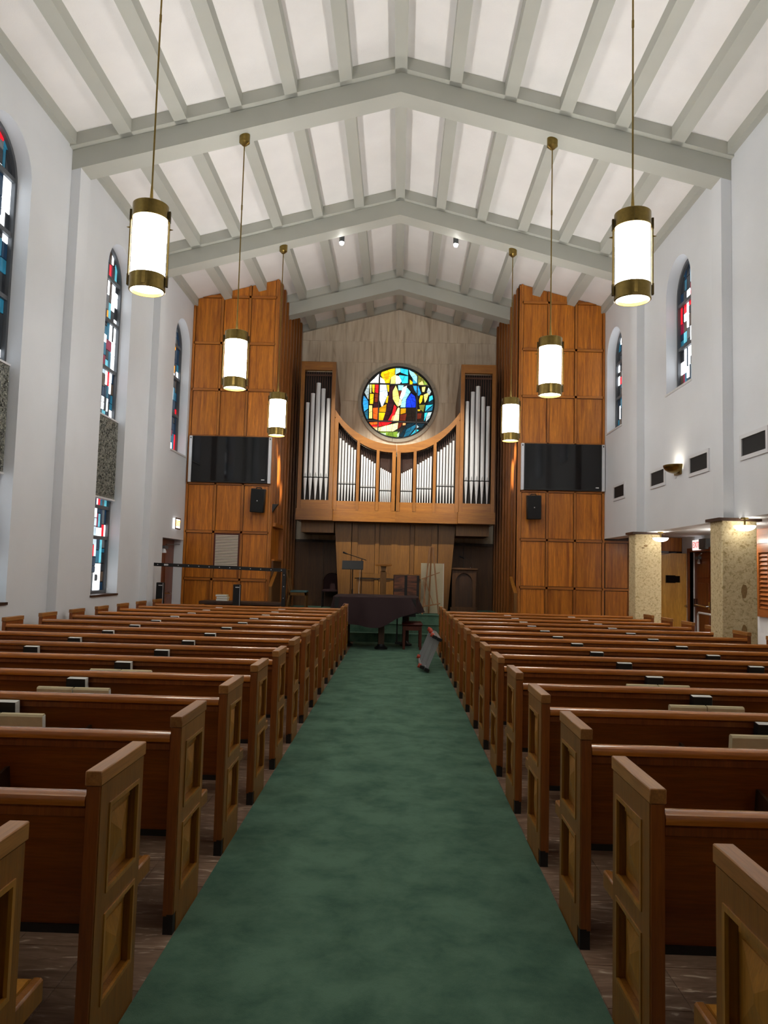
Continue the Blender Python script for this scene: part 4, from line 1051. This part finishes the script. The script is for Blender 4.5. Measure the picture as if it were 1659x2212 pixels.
# strap hung over the front left pew end
b = B()
pts = [(-.99, .76), (-.985, .88), (-.96, .915), (-.925, .915), (-.892, .89), (-.885, .70), (-.888, .60)]
for a, c in zip(pts[:-1], pts[1:]):
    b.bar((a[0], 13.98, a[1]), (c[0], 13.98, c[1]), .03, .006, up=(0, 1, 0)) if 0 else b.obox(((a[0] + c[0]) / 2, 13.98, (a[1] + c[1]) / 2), (math.hypot(c[0] - a[0], c[1] - a[1]) + .006, .05, .006), Matrix.Rotation(-math.atan2(c[1] - a[1], c[0] - a[0]), 3, 'Y'))
tag(obj('strap', b, 'strap'), 'pale pink strap hung over the front left pew end', 'strap')
# music stand and microphone
PZ = .57
t = thing('music_stand', 'black music stand with wide desk on the platform', 'stand', (-1.02, 17.35, PZ))
obj('desk', B().obox((-1.02, 17.33, 1.64), (.48, .012, .20), Matrix.Rotation(-.3, 3, 'X')), 'black_plastic', t)
obj('desk_lip', B().box(-1.26, -.78, 17.27, 17.36, 1.535, 1.55), 'black_plastic', t)
obj('pole', B().cyl((-1.02, 17.38, PZ + .1), (-1.02, 17.36, 1.6), .012, n=8).cyl((-1.02, 17.38, PZ + .1), (-1.02, 17.38, 1.1), .018, n=8), 'black_plastic', t)
for q in range(3):
    a = q * 2 * PI / 3 + .5
    obj('leg', B().cyl((-1.02, 17.38, PZ + .14), (-1.02 + .27 * math.cos(a), 17.38 + .22 * math.sin(a), PZ + .008), .008, n=6), 'black_plastic', t)
t = thing('microphone_stand', 'boom microphone stand reaching over the music stand desk', 'microphone', (-.83, 17.6, PZ))
obj('boom_arm', B().cyl((-1.22, 17.5, 1.91), (-.73, 17.65, 1.76), .009, n=8), 'black_plastic', t)
obj('pole', B().cyl((-.83, 17.62, PZ), (-.83, 17.62, 1.79), .01, n=8), 'black_plastic', t)
obj('base', B().cyl((-.83, 17.62, PZ), (-.83, 17.62, PZ + .02), .13, n=20), 'black_plastic', t)
obj('microphone', B().cyl((-1.26, 17.49, 1.925), (-1.16, 17.52, 1.89), .022, .014, n=10), 'black_plastic', t)
obj('cable', B().tube([(-.86, 17.58, 1.6), (-.87, 17.58, 1.3), (-.88, 17.57, 1.05), (-.86, 17.58, .8), (-.85, 17.6, .6)], .005, 6), 'cord', t)
# small wooden lectern
t = thing('wooden_lectern', 'slim wooden lectern with flat top behind the piano', 'lectern', (-.33, 17.85, PZ))
obj('top', B().obox((-.33, 17.85, 1.66), (.38, .28, .025), Matrix.Rotation(.12, 3, 'X')), 'oak', t)
obj('bracket', B().prism([(-.05, 1.65), (.05, 1.65), (.03, 1.5), (-.03, 1.5)], lambda u, v: (-.33 + u * 1.4, 17.80, v), lambda u, v: (-.33 + u * 1.4, 17.90, v)), 'oak_dark', t)
obj('post', B().box(-.40, -.26, 17.80, 17.90, PZ + .04, 1.52), 'oak_dark', t)
obj('base', B().box(-.5, -.16, 17.7, 18.0, PZ, PZ + .05), 'oak_dark', t)
# cabinet with two curly-grained panels
t = thing('wood_cabinet', 'dark cabinet with two curly-grained wood doors behind the piano', 'cabinet', (.2, 17.55, PZ))
obj('cabinet_body', B().box(-.09, .50, 17.42, 17.75, PZ, 1.44), 'black_plastic', t)
for a, c in ((-.075, .165), (.225, .44)):
    obj('cabinet_door', B().box(a, c, 17.40, 17.42, PZ + .03, 1.43), 'curly_wood', t, bevel=.004)
# easel with board
t = thing('display_board', 'blank beige board standing behind the easel', 'board', (.81, 17.95, PZ))
obj('board_face', B().obox((.81, 17.93, PZ + .58), (.53, .02, 1.16), Matrix.Rotation(-.06, 3, 'X')), 'board', t)
obj('board_edge', B().obox((1.077, 17.93, PZ + .58), (.012, .026, 1.16), Matrix.Rotation(-.06, 3, 'X')), 'paper', t)
t = thing('easel', 'light wooden tripod easel leaning crooked before a board', 'easel', (.76, 17.6, PZ))
lw = 'easel_wood'
obj('leg', B().bar((.73, 17.62, 2.10), (.58, 17.45, PZ), .035, .02), lw, t)
obj('leg', B().bar((.80, 17.62, 2.10), (.95, 17.45, PZ), .035, .02), lw, t)
obj('leg', B().bar((.765, 17.65, 2.10), (.74, 17.82, PZ), .035, .02), lw, t)
obj('cross_bar', B().bar((.55, 17.50, 1.36), (.96, 17.50, 1.52), .035, .02), lw, t)
obj('ledge', B().bar((.58, 17.42, .74), (.98, 17.42, .82), .05, .025), lw, t)
obj('loose_stick', B().bar((.60, 17.46, 1.38), (.64, 17.42, .76), .02, .015), lw, t)
obj('loose_stick', B().bar((.62, 17.46, 1.38), (.82, 17.42, .80), .02, .015), lw, t)
# dark lectern with arch on the right
t = thing('arched_lectern', 'dark carved lectern with an arched opening in the right alcove', 'lectern', (1.66, 19.3, PZ))
ar = [(1.45, .68), (1.87, .68)] + [(1.66 + .21 * math.cos(PI * i / 12), 1.28 + .24 * math.sin(PI * i / 12)) for i in range(13)]
obj('front_panel', B().plate([(1.36, PZ), (1.96, PZ), (1.96, 1.6), (1.36, 1.6)], [ar], lambda u, v, q: (u, 19.12 + q, v), .05), 'wainscot', t)
obj('body', B().box(1.37, 1.95, 19.17, 19.5, PZ, 1.6), 'dark_wood', t)
obj('top', B().box(1.33, 1.99, 19.05, 19.53, 1.6, 1.645), 'wainscot', t, bevel=.006)
obj('base', B().box(1.33, 1.99, 19.08, 19.53, PZ, .66), 'wainscot', t)
obj('pilaster', B().box(1.37, 1.43, 19.09, 19.12, .66, 1.36).box(1.89, 1.95, 19.09, 19.12, .66, 1.36), 'wainscot', t)
t = thing('gooseneck_microphone', 'thin gooseneck microphone standing on the dark arched lectern', 'microphone', (1.83, 19.25, 1.645))
obj('neck', B().tube([(1.83, 19.25, 1.645), (1.84, 19.25, 1.75), (1.80, 19.25, 1.83), (1.72, 19.25, 1.87), (1.66, 19.25, 1.89)], .005, 6).cyl((1.83, 19.25, 1.645), (1.83, 19.25, 1.665), .02, n=10), 'chrome', t)
obj('microphone', B().cyl((1.67, 19.25, 1.885), (1.54, 19.25, 1.94), .014, .02, n=10), 'black_plastic', t)
# side chair and red chair
t = thing('wooden_chair', 'wooden side chair with a teal seat in the left alcove', 'chair', (-2.38, 18.6, PZ))
for x, zt in ((-2.58, 1.46), (-2.20, .96)):
    for y in (18.42, 18.78):
        obj('leg', B().bar((x - (.06 if zt > 1 else 0), y, PZ), (x, y, .95), .04, .04), 'oak_dark', t)
        if zt > 1: obj('back_post', B().bar((x, y, .93), (x - .09, y, 1.50), .04, .03), 'oak_dark', t)
obj('backrest', B().bar((-2.66, 18.44, 1.38), (-2.66, 18.76, 1.38), .03, .2), 'oak_dark', t)
obj('seat_frame', B().box(-2.60, -2.18, 18.40, 18.80, .88, .95), 'oak_dark', t)
obj('seat_cushion', B().box(-2.58, -2.17, 18.40, 18.80, .95, 1.0), 'teal_fabric', t, bevel=.015)
t = thing('stacking_chair', 'wine-red chair with rounded back, half hidden in the left alcove', 'chair', (-1.68, 19.4, PZ))
bk = [(-.2, 1.02), (.2, 1.02), (.2, 1.25)] + [(.2 * math.cos(PI * i / 10), 1.25 + .17 * math.sin(PI * i / 10)) for i in range(11)]
obj('backrest', B().prism(bk, lambda u, v: (-1.68 + u, 19.58 + (v - 1) * .15, v), lambda u, v: (-1.68 + u, 19.62 + (v - 1) * .15, v)), 'wine_fabric', t)
obj('back_frame', B().tube([(-1.68 + u * 1.05, 19.6 + (v - 1) * .15, v) for u, v in [(-.2, .98), (-.2, 1.25)] + [(-.2 * math.cos(PI * i / 8), 1.25 + .18 * math.sin(PI * i / 8)) for i in range(1, 8)] + [(.2, 1.25), (.2, .98)]], .011, 6), 'chrome', t)
obj('seat', B().box(-1.89, -1.47, 19.18, 19.6, .96, 1.02), 'wine_fabric', t, bevel=.015)
for x in (-1.88, -1.48):
    for y in (19.2, 19.58):
        obj('leg', B().cyl((x, y, PZ), (x, y, .97), .011, n=8), 'black_plastic', t)
# handrails of the steps
for s, lb in ((-1, 'short sloping wooden handrail left of the platform steps'), (1, 'short sloping wooden handrail right of the platform steps')):
    x = -2.70 if s < 0 else 2.50
    t = thing('handrail', lb, 'handrail', (x, 16.3, 0), 'handrails of the steps')
    obj('rail', B().bar((x, 16.25, 1.12), (x, 16.98, 1.46), .075, .035), 'oak', t, bevel=.005)
    obj('post', B().box(x - .03, x + .03, 16.25, 16.33, 0, 1.14), 'oak_dark', t)
    obj('wall_bracket', B().box(min(x, x + s * .08), max(x, x + s * .08), 16.88, 16.94, 1.34, 1.40), 'black_plastic', t)
tag(obj('spotlight_shelf', B().prism([(-2.80, 2.92), (-2.66, 2.92), (-2.78, 2.74), (-2.80, 2.62)], lambda u, v: (u, 16.62, v), lambda u, v: (u, 16.75, v)), 'black_plastic'), 'small black angled fixture on the fins beside the left panelled wall', 'fixture')
# frame, column speakers, table on the left
t = thing('screen_frame', 'black metal bar frame standing before the left panelled wall', 'frame', (-3.4, 14.62, 0))
obj('top_bar', B().bar((-4.688, 14.62, 1.54), (-2.16, 14.62, 1.49), .05, .065), 'black_plastic', t)
obj('post', B().box(-2.20, -2.13, 14.59, 14.65, 0, 1.52), 'black_plastic', t)
for i in range(13):
    u = i / 12
    obj('rivet', B().cyl((-4.6 + 2.38 * u, 14.592, 1.539 - .048 * u), (-4.6 + 2.38 * u, 14.598, 1.539 - .048 * u), .009, n=8), 'silver', t)
for i in range(5):
    obj('rivet', B().cyl((-2.165, 14.586, 1.4 - i * .22), (-2.165, 14.592, 1.4 - i * .22), .009, n=8), 'silver', t)
obj('white_tag', B().obox((-4.44, 14.594, 1.537), (.075, .006, .03)), 'white_paint', t)
for x, lb in ((-4.49, 'slim black column speaker standing beside the left door'), (-3.03, 'slim black column speaker standing before the panelled wall')):
    t = thing('column_speaker', lb, 'speaker', (x, 14.5, 0), 'column speakers')
    obj('column', B().box(x - .065, x + .065, 14.42, 14.55, .03, 1.2), 'black_mesh', t, bevel=.006)
    obj('base', B().box(x - .13, x + .13, 14.36, 14.6, 0, .03), 'black_plastic', t)
    obj('badge', B().box(x - .02, x + .05, 14.415, 14.42, 1.14, 1.155), 'white_paint', t)
    obj('edge_strip', B().box(x + .062, x + .068, 14.416, 14.424, .05, 1.19), 'silver', t)
t = thing('dark_table', 'long low dark table in front of the left panelled wall', 'table', (-3.0, 15.0, 0))
obj('table_top', B().box(-3.82, -2.22, 14.75, 15.3, .80, .86), 'dark_wood', t, bevel=.008)
obj('apron', B().box(-3.72, -2.32, 14.8, 15.25, .70, .80), 'black_plastic', t)
for x in (-3.7, -2.4):
    for y in (14.82, 15.18):
        obj('leg', B().box(x, x + .06, y, y + .06, 0, .72), 'dark_wood', t)
for i in range(3):
    t = thing('stacked_book', '%s cream book of the stack on the low dark table' % ('bottom', 'middle', 'top')[i], 'book', (-3.42, 15.0, .86 + i * .042), 'stack of cream books')
    dx = (0, .008, -.012)[i]
    obj('cover', B().box(-3.53 + dx, -3.31 + dx, 14.93, 15.09, .8605 + i * .042, .8605 + i * .042 + .04), 'book_cream', t, bevel=.004)
    obj('pages', B().box(-3.525 + dx, -3.315 + dx, 14.926, 14.93, .866 + i * .042, .866 + i * .042 + .03), 'paper', t)
